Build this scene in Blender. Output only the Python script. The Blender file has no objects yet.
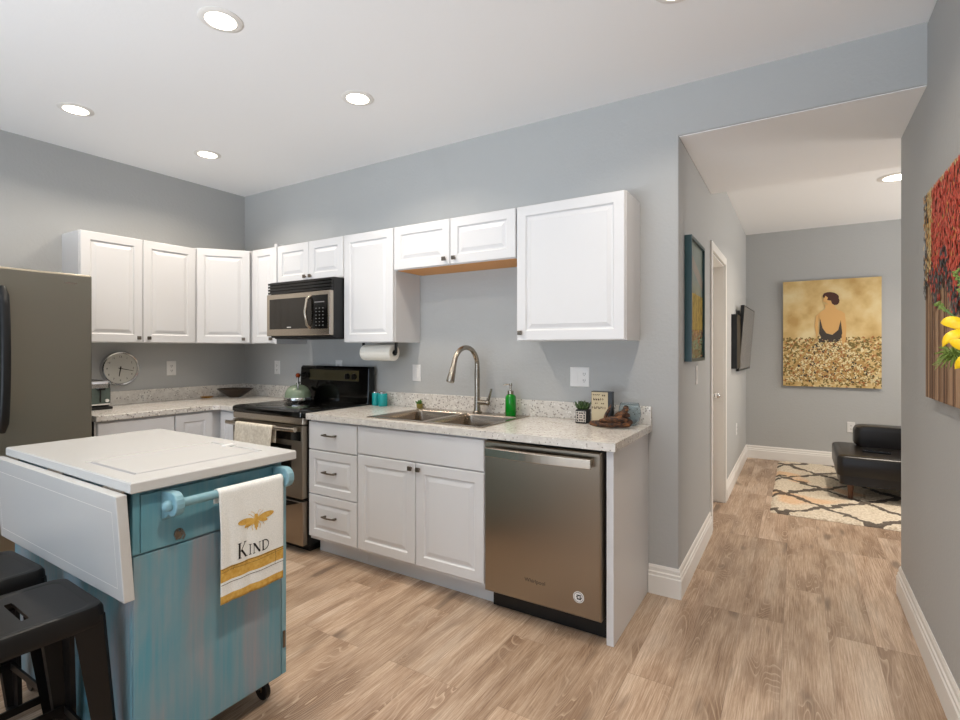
import bpy, math, random
from mathutils import Vector, Matrix
C = bpy.context.scene.collection
PI = math.pi
# ------------------------------------------------------------------ camera
cam_d = bpy.data.cameras.new('camera'); cam = bpy.data.objects.new('camera', cam_d); C.objects.link(cam)
cam.location = (4.3287, -2.8769, 1.3257); cam.rotation_euler = (PI/2, 0, 0.554)
cam_d.sensor_width = 36; cam_d.lens = 512.81/960*36; cam_d.shift_y = -10.73/960; cam_d.clip_start = 0.02
bpy.context.scene.camera = cam
# ------------------------------------------------------------------ world, light, exposure
w = bpy.data.worlds.new('world'); bpy.context.scene.world = w; w.use_nodes = True
w.node_tree.nodes['Background'].inputs[0].default_value = (0.62, 0.78, 1.0, 1)
w.node_tree.nodes['Background'].inputs[1].default_value = 1.5
def area(name, loc, rot, sx, sy, power, col, spread=PI):
    l = bpy.data.lights.new(name, 'AREA'); l.shape = 'RECTANGLE'; l.size = sx; l.size_y = sy
    l.energy = power; l.color = col; l.spread = spread
    o = bpy.data.objects.new(name, l); C.objects.link(o); o.location = loc; o.rotation_euler = rot
    return o
area('daylight_patio_door', (2.6, -6.08, 1.2), (PI/2, 0, 0), 3.4, 2.1, 12, (0.86, 0.93, 1.0))
# unseen fill lamp added at the door, tilted up to brighten the ceiling
area('ceiling_fill', (2.6, -6.07, .55), (math.radians(132), 0, 0), 3.3, .9, 66, (0.84, 0.92, 1.0), math.radians(84))
area('living_room_fill', (7.9, 2.6, 1.5), (0, PI/2, 0), 1.5, 1.8, 30, (1.0, 0.93, 0.85))  # unseen lamp added to keep the living room lit
area('living_ceiling_fill', (7.9, 2.6, 1.2), (0, math.radians(130), 0), .8, 1.7, 24, (1.0, 0.95, 0.88), math.radians(110))  # unseen upward fill added to lift the living room ceiling
CAN_POWER = 6.6
vs = bpy.context.scene.view_settings
vs.view_transform = 'Standard'; vs.look = 'None'; vs.gamma = 1; vs.use_curve_mapping = False
vs.exposure = 0.19
# ------------------------------------------------------------------ materials
def lin(c):
    return tuple(((x/255)/12.92 if x/255 <= .04045 else ((x/255+.055)/1.055)**2.4) for x in c)
def mat(name, col, rough=.5, metal=0, srgb=True, **kw):
    m = bpy.data.materials.new(name); m.use_nodes = True
    nt = m.node_tree; b = nt.nodes['Principled BSDF']
    c = lin(col) if srgb else col
    b.inputs['Base Color'].default_value = (*c, 1)
    b.inputs['Roughness'].default_value = rough; b.inputs['Metallic'].default_value = metal
    for k, v in kw.items(): b.inputs[k.replace('_', ' ')].default_value = v
    return m
def N(nt, t, **kw):
    n = nt.nodes.new(t)
    for k, v in kw.items():
        if hasattr(n, k): setattr(n, k, v)
        else: n.inputs[k].default_value = v
    return n
def coords(nt, scale=(1, 1, 1), rot=(0, 0, 0)):
    g = N(nt, 'ShaderNodeNewGeometry'); mp = N(nt, 'ShaderNodeMapping')
    mp.inputs['Scale'].default_value = scale; mp.inputs['Rotation'].default_value = rot
    nt.links.new(g.outputs['Position'], mp.inputs['Vector']); return mp.outputs[0]
def ramp(nt, fac, stops):
    r = N(nt, 'ShaderNodeValToRGB'); nt.links.new(fac, r.inputs[0])
    e = r.color_ramp.elements
    while len(e) < len(stops): e.new(.5)
    for i, (p, c) in enumerate(stops):
        e[i].position = p; e[i].color = (*lin(c), 1)
    return r.outputs[0]
def mix(nt, a, b, fac=.5, mode='MIX'):
    n = N(nt, 'ShaderNodeMixRGB'); n.blend_type = mode
    for s, v in ((1, a), (2, b)):
        if isinstance(v, tuple): n.inputs[s].default_value = (*lin(v), 1)
        else: nt.links.new(v, n.inputs[s])
    if isinstance(fac, float): n.inputs[0].default_value = fac
    else: nt.links.new(fac, n.inputs[0])
    return n.outputs[0]
def bump(nt, h, strength=.2, dist=.002):
    b = N(nt, 'ShaderNodeBump'); b.inputs['Strength'].default_value = strength; b.inputs['Distance'].default_value = dist
    nt.links.new(h, b.inputs['Height']); nt.links.new(b.outputs[0], nt.nodes['Principled BSDF'].inputs['Normal'])
def setcol(m, out): m.node_tree.links.new(out, m.node_tree.nodes['Principled BSDF'].inputs['Base Color'])

def wall_mat(name, col, s=.35):
    m = mat(name, col, .62); nt = m.node_tree
    n = N(nt, 'ShaderNodeTexNoise', Scale=55., Detail=4.); nt.links.new(coords(nt), n.inputs['Vector'])
    bump(nt, n.outputs[0], s, .004); return m
WALL = wall_mat('grey_wall_paint', (176, 177, 176))
CEIL = wall_mat('white_ceiling_paint', (246, 246, 246), .12)
WHITE = mat('white_cabinet_foil', (219, 219, 220), .34)
TRIMW = mat('white_trim_paint', (232, 229, 224), .4)
TRIMP = mat('white_plastic', (225, 224, 222), .35)
BRONZE = mat('dark_bronze', (122, 114, 104), .32, 1)
BLACKG = mat('black_gloss', (5, 5, 5), .10)
BLACKM = mat('black_satin', (7, 7, 7), .38)
DARKG = mat('dark_glass', (34, 30, 24), .1)
GAP = mat('dark_gap', (20, 20, 20), .8)
CHROME = mat('chrome', (215, 215, 215), .12, 1)
STEELB = mat('steel_bright', (186, 176, 162), .24, 1)
def steel(name, col, rough, vertical=False):
    m = mat(name, col, rough, 1); nt = m.node_tree
    n = N(nt, 'ShaderNodeTexNoise', Scale=1., Detail=3.)
    nt.links.new(coords(nt, (3, 3, 900) if not vertical else (900, 900, 3)), n.inputs['Vector'])
    bump(nt, n.outputs[0], .04, .0006)
    b = nt.nodes['Principled BSDF']; b.inputs['Anisotropic'].default_value = .75
    tg = N(nt, 'ShaderNodeTangent'); tg.direction_type = 'RADIAL'; tg.axis = 'Z'; nt.links.new(tg.outputs[0], b.inputs['Tangent'])
    return m
STEEL = steel('brushed_stainless', (158, 148, 134), .30)
FSTEEL = steel('fridge_stainless', (150, 144, 130), .40)
SINKS = steel('sink_stainless', (176, 164, 150), .22)
NICKEL = mat('brushed_nickel', (168, 160, 148), .26, 1)

# floor : oak planks running along Y
def floor_mat():
    m = mat('oak_plank_floor', (165, 143, 122), .42); nt = m.node_tree
    v = coords(nt, (1, 1, 1), (0, 0, PI/2))
    br = N(nt, 'ShaderNodeTexBrick'); nt.links.new(v, br.inputs['Vector'])
    br.offset = .37; br.offset_frequency = 3
    br.inputs['Color1'].default_value = (0, 0, 0, 1); br.inputs['Color2'].default_value = (1, 1, 1, 1); br.inputs['Mortar'].default_value = (.5, .5, .5, 1)
    br.inputs['Scale'].default_value = 1; br.inputs['Mortar Size'].default_value = .0010; br.inputs['Mortar Smooth'].default_value = .1
    br.inputs['Bias'].default_value = 0; br.inputs['Brick Width'].default_value = 1.22; br.inputs['Row Height'].default_value = .178
    # offset the grain per plank
    sep = N(nt, 'ShaderNodeSeparateXYZ'); g = N(nt, 'ShaderNodeNewGeometry'); nt.links.new(g.outputs['Position'], sep.inputs[0])
    mul = N(nt, 'ShaderNodeMath', operation='MULTIPLY'); nt.links.new(br.outputs['Color'], mul.inputs[0]); mul.inputs[1].default_value = 37.
    cmb = N(nt, 'ShaderNodeCombineXYZ')
    ax = N(nt, 'ShaderNodeMath', operation='ADD'); nt.links.new(sep.outputs[0], ax.inputs[0]); nt.links.new(mul.outputs[0], ax.inputs[1])
    ay = N(nt, 'ShaderNodeMath', operation='ADD'); nt.links.new(sep.outputs[1], ay.inputs[0]); nt.links.new(mul.outputs[0], ay.inputs[1])
    nt.links.new(ax.outputs[0], cmb.inputs[0]); nt.links.new(ay.outputs[0], cmb.inputs[1]); nt.links.new(mul.outputs[0], cmb.inputs[2])
    def noise(sc, scale, detail, dist=0., rough=.5):
        mp = N(nt, 'ShaderNodeMapping'); mp.inputs['Scale'].default_value = sc; nt.links.new(cmb.outputs[0], mp.inputs[0])
        n = N(nt, 'ShaderNodeTexNoise', Scale=scale, Detail=detail, Distortion=dist); n.inputs['Roughness'].default_value = rough
        nt.links.new(mp.outputs[0], n.inputs['Vector']); return n.outputs[0]
    blot = noise((7, 1.3, 1), 1., 4., .5)
    base = ramp(nt, blot, [(.30, (118, 88, 66)), (.42, (168, 140, 114)), (.54, (200, 176, 152)), (.70, (220, 204, 186))])
    fine = noise((210, 6, 1), 1., 7., .3, .72)
    c = mix(nt, base, ramp(nt, fine, [(.34, (112, 84, 62)), (.5, (186, 162, 140)), (.66, (232, 216, 198))]), .55, 'MIX')
    # cathedral grain: contour lines of a stretched field
    fld = noise((5.5, .9, 1), 1., 2., .6)
    mm = N(nt, 'ShaderNodeMath', operation='MULTIPLY'); nt.links.new(fld, mm.inputs[0]); mm.inputs[1].default_value = 38.
    fr = N(nt, 'ShaderNodeMath', operation='FRACT'); nt.links.new(mm.outputs[0], fr.inputs[0])
    lines = N(nt, 'ShaderNodeValToRGB'); nt.links.new(fr.outputs[0], lines.inputs[0])
    e = lines.color_ramp.elements; e[0].position = 0; e[0].color = (1, 1, 1, 1); e[1].position = .3; e[1].color = (0, 0, 0, 1)
    msk = N(nt, 'ShaderNodeValToRGB'); nt.links.new(noise((6, 1.6, 1), 1.1, 2.), msk.inputs[0])
    e = msk.color_ramp.elements; e[0].position = .47; e[0].color = (0, 0, 0, 1); e[1].position = .62; e[1].color = (.9, .9, .9, 1)
    lm = N(nt, 'ShaderNodeMath', operation='MULTIPLY'); nt.links.new(lines.outputs[0], lm.inputs[0]); nt.links.new(msk.outputs[0], lm.inputs[1])
    dk = mix(nt, c, (122, 92, 68), msk.outputs[0], 'MIX'); c = mix(nt, c, dk, .62)
    c = mix(nt, c, (206, 186, 164), lm.outputs[0])
    # knots
    kn = noise((9, 2.2, 1), 1.0, 1.)
    km = N(nt, 'ShaderNodeValToRGB'); nt.links.new(kn, km.inputs[0]); e = km.color_ramp.elements
    e[0].position = .68; e[0].color = (0, 0, 0, 1); e[1].position = .76; e[1].color = (.7, .7, .7, 1)
    c = mix(nt, c, (104, 88, 76), km.outputs[0])
    # per-plank tone
    tone = ramp(nt, br.outputs['Color'], [(0, (230, 226, 222)), (.5, (242, 239, 236)), (1, (255, 252, 250))])
    c = mix(nt, c, tone, 1., 'MULTIPLY')
    c = mix(nt, c, (96, 78, 62), mixfac(nt, br.outputs['Fac'], .4))
    setcol(m, c)
    bump(nt, fine, .12, .001)
    return m
def mixfac(nt, f, k):
    n = N(nt, 'ShaderNodeMath', operation='MULTIPLY'); nt.links.new(f, n.inputs[0]); n.inputs[1].default_value = k; return n.outputs[0]
FLOOR = floor_mat()
def counter_mat():
    m = mat('speckled_worktop', (214, 206, 194), .16); nt = m.node_tree
    v = coords(nt)
    vo = N(nt, 'ShaderNodeTexVoronoi', Scale=95.); nt.links.new(v, vo.inputs['Vector'])
    n = N(nt, 'ShaderNodeTexNoise', Scale=30., Detail=3.); nt.links.new(v, n.inputs['Vector'])
    base = ramp(nt, n.outputs[0], [(.35, (208, 203, 196)), (.65, (222, 218, 211))])
    sp = N(nt, 'ShaderNodeValToRGB'); nt.links.new(vo.outputs['Color'], sp.inputs[0])
    sp.color_ramp.interpolation = 'CONSTANT'; e = sp.color_ramp.elements
    e[0].position = 0; e[0].color = (.8, .8, .8, 1); e[1].position = .42; e[1].color = (0, 0, 0, 1)
    d = N(nt, 'ShaderNodeValToRGB'); nt.links.new(vo.outputs['Distance'], d.inputs[0]); e = d.color_ramp.elements
    e[0].position = .38; e[0].color = (1, 1, 1, 1); e[1].position = .5; e[1].color = (0, 0, 0, 1)
    f = N(nt, 'ShaderNodeMath', operation='MULTIPLY'); nt.links.new(sp.outputs[0], f.inputs[0]); nt.links.new(d.outputs[0], f.inputs[1])
    hue = ramp(nt, vo.outputs['Color'], [(0, (84, 84, 90)), (.14, (128, 122, 118)), (.26, (150, 140, 128)), (.40, (250, 248, 244))])
    setcol(m, mix(nt, base, hue, f.outputs[0])); return m
COUNTER = counter_mat()
def teal_mat(name, a, b, c):
    m = mat(name, a, .5); nt = m.node_tree
    n = N(nt, 'ShaderNodeTexNoise', Scale=1., Detail=4., Distortion=.4); nt.links.new(coords(nt, (7, 7, 2.2)), n.inputs['Vector'])
    n2 = N(nt, 'ShaderNodeTexNoise', Scale=1., Detail=5.); nt.links.new(coords(nt, (70, 70, 2.5)), n2.inputs['Vector'])
    x = ramp(nt, n.outputs[0], [(.34, a), (.5, b), (.66, c)])
    y = ramp(nt, n2.outputs[0], [(.36, a), (.5, b), (.68, c)])
    setcol(m, mix(nt, x, y, .33)); return m
TEAL = teal_mat('distressed_teal_paint', (84, 148, 166), (118, 152, 163), (152, 148, 152))
TEALP = teal_mat('teal_paint_drawer', (84, 146, 162), (104, 154, 168), (134, 160, 168))
TEALL = teal_mat('light_teal_paint', (112, 158, 170), (126, 166, 178), (146, 174, 184))
def cloth(name, a, b, scale=300.):
    m = mat(name, a, .95); nt = m.node_tree
    n = N(nt, 'ShaderNodeTexNoise', Scale=scale, Detail=2.); nt.links.new(coords(nt), n.inputs['Vector'])
    setcol(m, ramp(nt, n.outputs[0], [(.3, a), (.7, b)])); bump(nt, n.outputs[0], .3, .001); return m
TOWEL = cloth('white_linen', (222, 224, 220), (240, 240, 236))
GOLD = cloth('mustard_print', (196, 150, 62), (216, 176, 92), 90.)
DISH = cloth('cream_towel_cloth', (196, 186, 168), (222, 214, 198), 60.)
INK = mat('black_ink', (28, 26, 24), .9)
LEATHER = mat('black_leather', (18, 14, 12), .33)
WOODLEG = mat('walnut_leg', (88, 52, 30), .4)
RAWWOOD = mat('unpainted_wood', (222, 160, 96), .6)
LEAF = mat('leaf_green', (76, 118, 50), .5)
LEAFL = mat('pale_green', (118, 140, 62), .5)
YEL = mat('lily_yellow', (250, 206, 20), .45)
GLASS = mat('clear_glass', (225, 235, 240), .03, 0, Transmission_Weight=1., IOR=1.12)
def emis(name, col, s):
    m = mat(name, col, .5); b = m.node_tree.nodes['Principled BSDF']
    b.inputs['Emission Color'].default_value = (*lin(col), 1); b.inputs['Emission Strength'].default_value = s; return m
LAMP = emis('lamp_glow', (255, 244, 226), 6)

# ------------------------------------------------------------------ mesh builder
WM = {}
class MB:
    def __init__(s): s.v = []; s.f = []; s.m = []
    def quad(s, pts, m=0):
        i = len(s.v); s.v += [Vector(p) for p in pts]; s.f.append(tuple(range(i, i+len(pts)))); s.m.append(m); return s
    def box(s, x0, x1, y0, y1, z0, z1, m=0):
        i = len(s.v)
        s.v += [Vector(p) for p in ((x0,y0,z0),(x1,y0,z0),(x1,y1,z0),(x0,y1,z0),(x0,y0,z1),(x1,y0,z1),(x1,y1,z1),(x0,y1,z1))]
        for q in ((0,3,2,1),(4,5,6,7),(0,1,5,4),(1,2,6,5),(2,3,7,6),(3,0,4,7)):
            s.f.append(tuple(i+k for k in q)); s.m.append(m)
        return s
    def hexa(s, bot, top, m=0):
        i = len(s.v); s.v += [Vector(p) for p in list(bot)+list(top)]; n = len(bot)
        s.f.append(tuple(i+k for k in reversed(range(n)))); s.f.append(tuple(i+n+k for k in range(n))); s.m += [m, m]
        for k in range(n):
            s.f.append((i+k, i+(k+1) % n, i+n+(k+1) % n, i+n+k)); s.m.append(m)
        return s
    def rings(s, rs, m=0, cap0=True, cap1=True):
        n = len(rs[0]); i = len(s.v)
        for r in rs: s.v += [Vector(p) for p in r]
        for a in range(len(rs)-1):
            for k in range(n):
                s.f.append((i+a*n+k, i+a*n+(k+1) % n, i+(a+1)*n+(k+1) % n, i+(a+1)*n+k)); s.m.append(m)
        if cap0: s.f.append(tuple(i+k for k in reversed(range(n)))); s.m.append(m)
        if cap1: s.f.append(tuple(i+(len(rs)-1)*n+k for k in range(n))); s.m.append(m)
        return s
    def tube(s, pts, r, seg=12, m=0, sq=(1, 1), up=None):
        pts = [Vector(p) for p in pts]; rs = []
        if not isinstance(r, (list, tuple)): r = [r]*len(pts)
        t0 = (pts[1]-pts[0]).normalized()
        u = Vector(up) if up else (Vector((0, 0, 1)) if abs(t0.z) < .9 else Vector((1, 0, 0)))
        u = (u-t0*u.dot(t0)).normalized()
        for i, p in enumerate(pts):
            t = ((pts[min(i+1, len(pts)-1)]-pts[i]).normalized()+(pts[i]-pts[max(i-1, 0)]).normalized()).normalized()
            u = (u-t*u.dot(t)).normalized(); v = t.cross(u)
            rs.append([p+(u*math.cos(a)*sq[0]+v*math.sin(a)*sq[1])*r[i] for a in [2*PI*k/seg for k in range(seg)]])
        return s.rings(rs, m)
    def cyl(s, p0, p1, r0, r1=None, seg=20, m=0): return s.tube([p0, p1], [r0, r1 if r1 is not None else r0], seg, m)
    def lathe(s, prof, c=(0, 0, 0), seg=28, m=0, sx=1, sy=1, rz=0, cap0=True, cap1=True):
        c = Vector(c); cr, sr = math.cos(rz), math.sin(rz); rs = []
        for r, z in prof:
            ring = []
            for k in range(seg):
                a = 2*PI*k/seg; x, y = r*sx*math.cos(a), r*sy*math.sin(a)
                ring.append(c+Vector((x*cr-y*sr, x*sr+y*cr, z)))
            rs.append(ring)
        return s.rings(rs, m, cap0, cap1)
    def ball(s, c, r, seg=14, m=0, sc=(1, 1, 1)):
        c = Vector(c); rs = []
        for j in range(1, seg//2):
            t = PI*j/(seg//2)
            rs.append([c+Vector((r*math.sin(t)*math.cos(2*PI*k/seg)*sc[0], r*math.sin(t)*math.sin(2*PI*k/seg)*sc[1], -r*math.cos(t)*sc[2])) for k in range(seg)])
        return s.rings(rs, m)
    def build(s, name, mats, parent=None, bevel=0, smooth=False, local=False, origin=None, seg=2, solid=0, subsurf=0):
        if not isinstance(mats, (list, tuple)): mats = [mats]
        me = bpy.data.meshes.new(name); vs_ = s.v
        if parent is not None:
            if not local:
                inv = WM[parent].inverted(); vs_ = [inv @ v for v in vs_]
        else:
            xs = [v.x for v in vs_]; ys = [v.y for v in vs_]; zs = [v.z for v in vs_]
            o0 = Vector(origin) if origin else Vector(((min(xs)+max(xs))/2, (min(ys)+max(ys))/2, min(zs)))
            vs_ = [v-o0 for v in vs_]
        me.from_pydata([tuple(v) for v in vs_], [], s.f)
        for m in mats: me.materials.append(m)
        for p, mi in zip(me.polygons, s.m): p.material_index = mi
        if smooth:
            for p in me.polygons: p.use_smooth = True
            try: me.set_sharp_from_angle(angle=math.radians(38))
            except Exception: pass
        me.update()
        o = bpy.data.objects.new(name, me); C.objects.link(o)
        if parent is not None: o.parent = parent; WM[o] = WM[parent]
        else: o.location = o0; WM[o] = Matrix.Translation(o0)
        if solid:
            sm = o.modifiers.new('solid', 'SOLIDIFY'); sm.thickness = solid; sm.offset = 0
        if bevel:
            b = o.modifiers.new('bevel', 'BEVEL'); b.width = bevel; b.segments = seg; b.limit_method = 'ANGLE'; b.angle_limit = math.radians(50)
        if subsurf:
            b = o.modifiers.new('sub', 'SUBSURF'); b.levels = subsurf; b.render_levels = subsurf
        return o
def B(*a): return MB().box(*a)
def tag(o, label, cat, group=None):
    o['label'] = label; o['category'] = cat
    if group: o['group'] = group
    return o
def thing(name, label, cat, loc=(0, 0, 0), rz=0, group=None):
    o = bpy.data.objects.new(name, None); C.objects.link(o); o.location = loc; o.rotation_euler = (0, 0, rz); o.empty_display_size = .05
    WM[o] = Matrix.Translation(Vector(loc)) @ Matrix.Rotation(rz, 4, 'Z')
    return tag(o, label, cat, group)
def struct(name, mb, m, bevel=0, **k):
    o = mb.build(name, m, None, bevel, **k); o['kind'] = 'structure'; return o
def copy_tree(o, parent=None):
    c = o.copy(); C.objects.link(c)
    if parent is not None: c.parent = parent
    for ch in [x for x in bpy.data.objects if x.parent == o]: copy_tree(ch, c)
    return c
def text_into(mb, body, size, m=0, xf=None, extrude=.0004):
    cu = bpy.data.curves.new('t', 'FONT'); cu.body = body; cu.size = size; cu.extrude = extrude; cu.align_x = 'CENTER'; cu.align_y = 'CENTER'
    cu.resolution_u = 3
    ob = bpy.data.objects.new('t', cu); C.objects.link(ob)
    me = bpy.data.meshes.new_from_object(ob.evaluated_get(bpy.context.evaluated_depsgraph_get()))
    i = len(mb.v); mb.v += [xf @ v.co for v in me.vertices]
    for p in me.polygons: mb.f.append(tuple(i+k for k in p.vertices)); mb.m.append(m)
    bpy.data.objects.remove(ob); bpy.data.meshes.remove(me)
def face_xf(o, right, up):
    right = Vector(right).normalized(); up = Vector(up).normalized(); n = right.cross(up)
    return Matrix.Translation(Vector(o)) @ Matrix((right, up, n)).transposed().to_4x4()

# ------------------------------------------------------------------ the setting
ZC = 2.729; XO = 3.792; XR = 4.803; ZS = 2.462; YF = 4.21
struct('floor', B(-.1, 8.1, -6.2, 4.4, -.08, 0), FLOOR)
struct('ceiling', B(-.1, 8.1, -6.2, 4.4, ZC, ZC+.1), CEIL)
struct('wall_left', B(-.1, 0, -6.2, 0, 0, ZC), WALL)
_m = MB()
def _wb(y, e): return [(-.1, y, 0), (XO-e, y, 0), (XO-e, y, ZS+e), (8.0, y, ZS+e), (8.0, y, ZC), (-.1, y, ZC)]
_m.rings([_wb(.12, 0), _wb(.010, 0), _wb(.003, .003), _wb(0, .010)])
struct('wall_back', _m, WALL, smooth=True)
# header / dropped soffit over the hall opening
struct('wall_header', B(XO, 8.0, .12, 1.2, ZS, ZC), WALL)
struct('ceiling_soffit', B(XO+.002, 8.0, .010, 1.199, ZS-.003, ZS+.003), CEIL)
hw = MB(); hw.box(XO-.14, XO, .12, 1.21, 0, ZC); hw.box(XO-.14, XO, 2.0, YF, 0, ZC); hw.box(XO-.14, XO, 1.21, 2.0, 2.045, ZC)
struct('wall_hall', hw, WALL)
struct('wall_far', B(XO-.1, 8.1, YF, YF+.1, 0, ZC), WALL)
struct('wall_right', B(XR, XR+.12, -6.1, .665, 0, ZC), WALL, .012)
struct('wall_living', B(XR+.12, 8.0, -.12, 0, 0, ZC), WALL)
lw = MB(); lw.box(8, 8.1, -.12, 1.7, 0, ZC); lw.box(8, 8.1, 3.5, YF, 0, ZC); lw.box(8, 8.1, 1.7, 3.5, 0, .75); lw.box(8, 8.1, 1.7, 3.5, 2.25, ZC)
struct('wall_living_side', lw, WALL)
fw = MB(); fw.box(-.1, .9, -6.2, -6.1, 0, ZC); fw.box(4.3, XR+.12, -6.2, -6.1, 0, ZC); fw.box(.9, 4.3, -6.2, -6.1, 2.25, ZC)
struct('wall_front', fw, WALL)
def window(name, x0, x1, z0, z1, y, axis='y'):
    f = MB()
    def bx(a0, a1, c0, c1, d=.03):
        if axis == 'y': f.box(a0, a1, y-d, y+d, c0, c1)
        else: f.box(y-d, y+d, a0, a1, c0, c1)
    bx(x0, x1, z1-.06, z1); bx(x0, x1, z0, z0+.06); bx(x0, x0+.06, z0+.06, z1-.06); bx(x1-.06, x1, z0+.06, z1-.06)
    xm = (x0+x1)/2; bx(xm-.03, xm+.03, z0+.06, z1-.06)
    o = struct(name, f, TRIMW); return o
window('door_2', .9, 4.3, 0, 2.25, -6.15)
window('window_1', 1.7, 3.5, .75, 2.25, 8.05, 'x')

# baseboards with stepped profile
def baseboard(name, a, b, n, ends=(0, 0)):
    # a,b points on wall line; n = outward normal
    a = Vector((*a, 0)); b = Vector((*b, 0)); n = Vector((*n, 0)); t = (b-a).normalized()
    prof = [(0, 0), (.017, 0), (.017, .098), (.013, .104), (.013, .118), (.008, .124), (.008, .142), (.003, .155), (0, .155)]
    mb = MB(); rs = []
    for p, e in ((a, ends[0]), (b, ends[1])):
        sgn = -1 if p is a else 1
        rs.append([p+n*d+Vector((0, 0, z))+t*sgn*e*d for d, z in prof])
    mb.rings(rs)
    return struct(name, mb, TRIMW)
baseboard('baseboard_back', (3.637, 0), (XO, 0), (0, -1), (0, 1))
baseboard('baseboard_hall', (XO, 0), (XO, 1.145), (1, 0), (1, 0))
baseboard('baseboard_hall_far', (XO, 2.066), (XO, YF), (1, 0), (0, -1))
baseboard('baseboard_far', (XO, YF), (8, YF), (0, -1), (-1, 0))
baseboard('baseboard_right', (XR, -6.1), (XR, .665), (-1, 0), (0, 1))
baseboard('baseboard_right_end', (XR, .665), (XR+.12, .665), (0, 1), (1, 0))
baseboard('baseboard_left', (0, -6.1), (0, -2.45), (1, 0))

# closed hall door with casing
d = struct('door_1', B(XO-.133, XO-.095, 1.222, 1.988, .008, 2.035), TRIMW)
for z0, z1 in ((.22, .95), (1.12, 1.90)):
    for y0, y1 in ((1.32, 1.57), (1.64, 1.89)):
        q = MB(); xf_ = XO-.095
        rs = []
        for ins, dep in ((0, .0005), (.012, .006), (.03, .006), (.045, .002)):
            rs.append([(xf_+dep, y0+ins, z0+ins), (xf_+dep, y1-ins, z0+ins), (xf_+dep, y1-ins, z1-ins), (xf_+dep, y0+ins, z1-ins)])
        q.rings(rs, cap0=False); q.build('door_panel', TRIMW, d)
k = MB(); k.cyl((XO-.095, 1.925, .93), (XO-.088, 1.925, .93), .028); k.cyl((XO-.088, 1.925, .93), (XO-.060, 1.925, .93), .012); k.ball((XO-.046, 1.925, .93), .026)
k.build('door_knob', CHROME, d, smooth=True)
tr = MB()
tr.box(XO, XO+.014, 1.147, 1.207, 0, 2.05); tr.box(XO, XO+.014, 2.003, 2.063, 0, 2.05); tr.box(XO, XO+.014, 1.147, 2.063, 2.05, 2.115)
tr.box(XO-.14, XO, 1.2101, 1.2215, 0, 2.0449); tr.box(XO-.14, XO, 1.9885, 1.9999, 0, 2.0449); tr.box(XO-.14, XO, 1.2215, 1.9885, 2.036, 2.0449)
struct('trim_1', tr, TRIMW, .003)

# ------------------------------------------------------------------ recessed lights
def can(x, y, z, label, power, col=(1, .88, .74), k=1.):
    t = thing('recessed_light', label, 'ceiling light', (x, y, z), 0, 'recessed ceiling downlights')
    r = MB(); r.lathe([(.062*k, -.001), (.062*k, -.006), (.078*k, -.006), (.088*k, -.002), (.088*k, -.0005)], (x, y, z), 40, cap0=False, cap1=False); r.build('trim_ring', TRIMW, t, smooth=True)
    MB().lathe([(.0615*k, -.0045), (.0, -.0045)], (x, y, z), 40, cap0=False, cap1=False).build('diffuser', LAMP, t)
    l = bpy.data.lights.new('downlight', 'AREA'); l.shape = 'DISK'; l.size = .12; l.energy = power; l.color = col; l.spread = math.radians(140)
    o = bpy.data.objects.new('downlight', l); C.objects.link(o); o.parent = t; o.location = (0, 0, -.012)
    return t
can(.72, -.77, ZC, 'round recessed downlight deepest in the corner above the upper cabinets', CAN_POWER)
can(.74, -1.57, ZC, 'round recessed downlight nearest the left wall, above the fridge', CAN_POWER)
can(2.24, -.80, ZC, 'round recessed downlight above the drawers, nearest the sink wall in the middle', CAN_POWER)
can(2.24, -1.60, ZC, 'largest-looking round recessed downlight above the teal cart', CAN_POWER)
can(3.93, -.78, ZC, 'round recessed downlight above the dishwasher end, just out of view', CAN_POWER)
can(3.93, -2.40, ZC, 'unseen round recessed downlight added above the camera position to brighten the right wall', CAN_POWER*2.2)  # extra can, out of view, added to brighten right wall and base doors
can(5.02, 2.46, ZC, 'round recessed downlight on the living room ceiling, half hidden by the right wall', CAN_POWER*3.2, k=1.5)
can(6.5, 2.46, ZC, 'round recessed downlight added deep in the living room, hidden by the right wall', CAN_POWER*1.5)  # extra can, out of view, added to help light the living room

# ------------------------------------------------------------------ cabinet helpers (local frame: x along the wall, y into the wall, z up)
def raised_panel(x0, x1, z0, z1, yf, th=.02, fr=.055):
    mb = MB(); h = min(x1-x0, z1-z0); fr = min(fr, h*.27); k = fr/.055
    def ring(i, y): return [(x0+i, y, z0+i), (x1-i, y, z0+i), (x1-i, y, z1-i), (x0+i, y, z1-i)]
    mb.rings([ring(0, yf+th), ring(0, yf+.004), ring(.004, yf), ring(fr, yf), ring(fr+.007*k, yf+.008), ring(fr+.015*k, yf+.008), ring(fr+.036*k, yf+.0015)])
    return mb
def flat_panel(x0, x1, z0, z1, yf, th=.02):
    mb = MB()
    def ring(i, y): return [(x0+i, y, z0+i), (x1-i, y, z0+i), (x1-i, y, z1-i), (x0+i, y, z1-i)]
    mb.rings([ring(0, yf+th), ring(0, yf+.004), ring(.004, yf)]); return mb
def knob(parent, x, z, yf):
    m = MB(); m.cyl((x, yf, z), (x, yf-.014, z), .006, seg=10); m.box(x-.0125, x+.0125, yf-.026, yf-.014, z-.0125, z+.0125)
    return m.build('knob', BRONZE, parent, .003, local=True)
def pull(parent, x, z, yf, L=.115):
    m = MB()
    for s in (-1, 1): m.box(x+s*(L/2-.012)-.006, x+s*(L/2-.012)+.006, yf-.022, yf, z-.006, z+.006)
    m.tube([(x-L/2, yf-.024, z), (x-L/4, yf-.029, z), (x, yf-.031, z), (x+L/4, yf-.029, z), (x+L/2, yf-.024, z)], .0055, 8)
    return m.build('handle', BRONZE, parent, local=True, smooth=True)
GU = 'white upper cabinets'; GB = 'white base cabinets'
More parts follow.
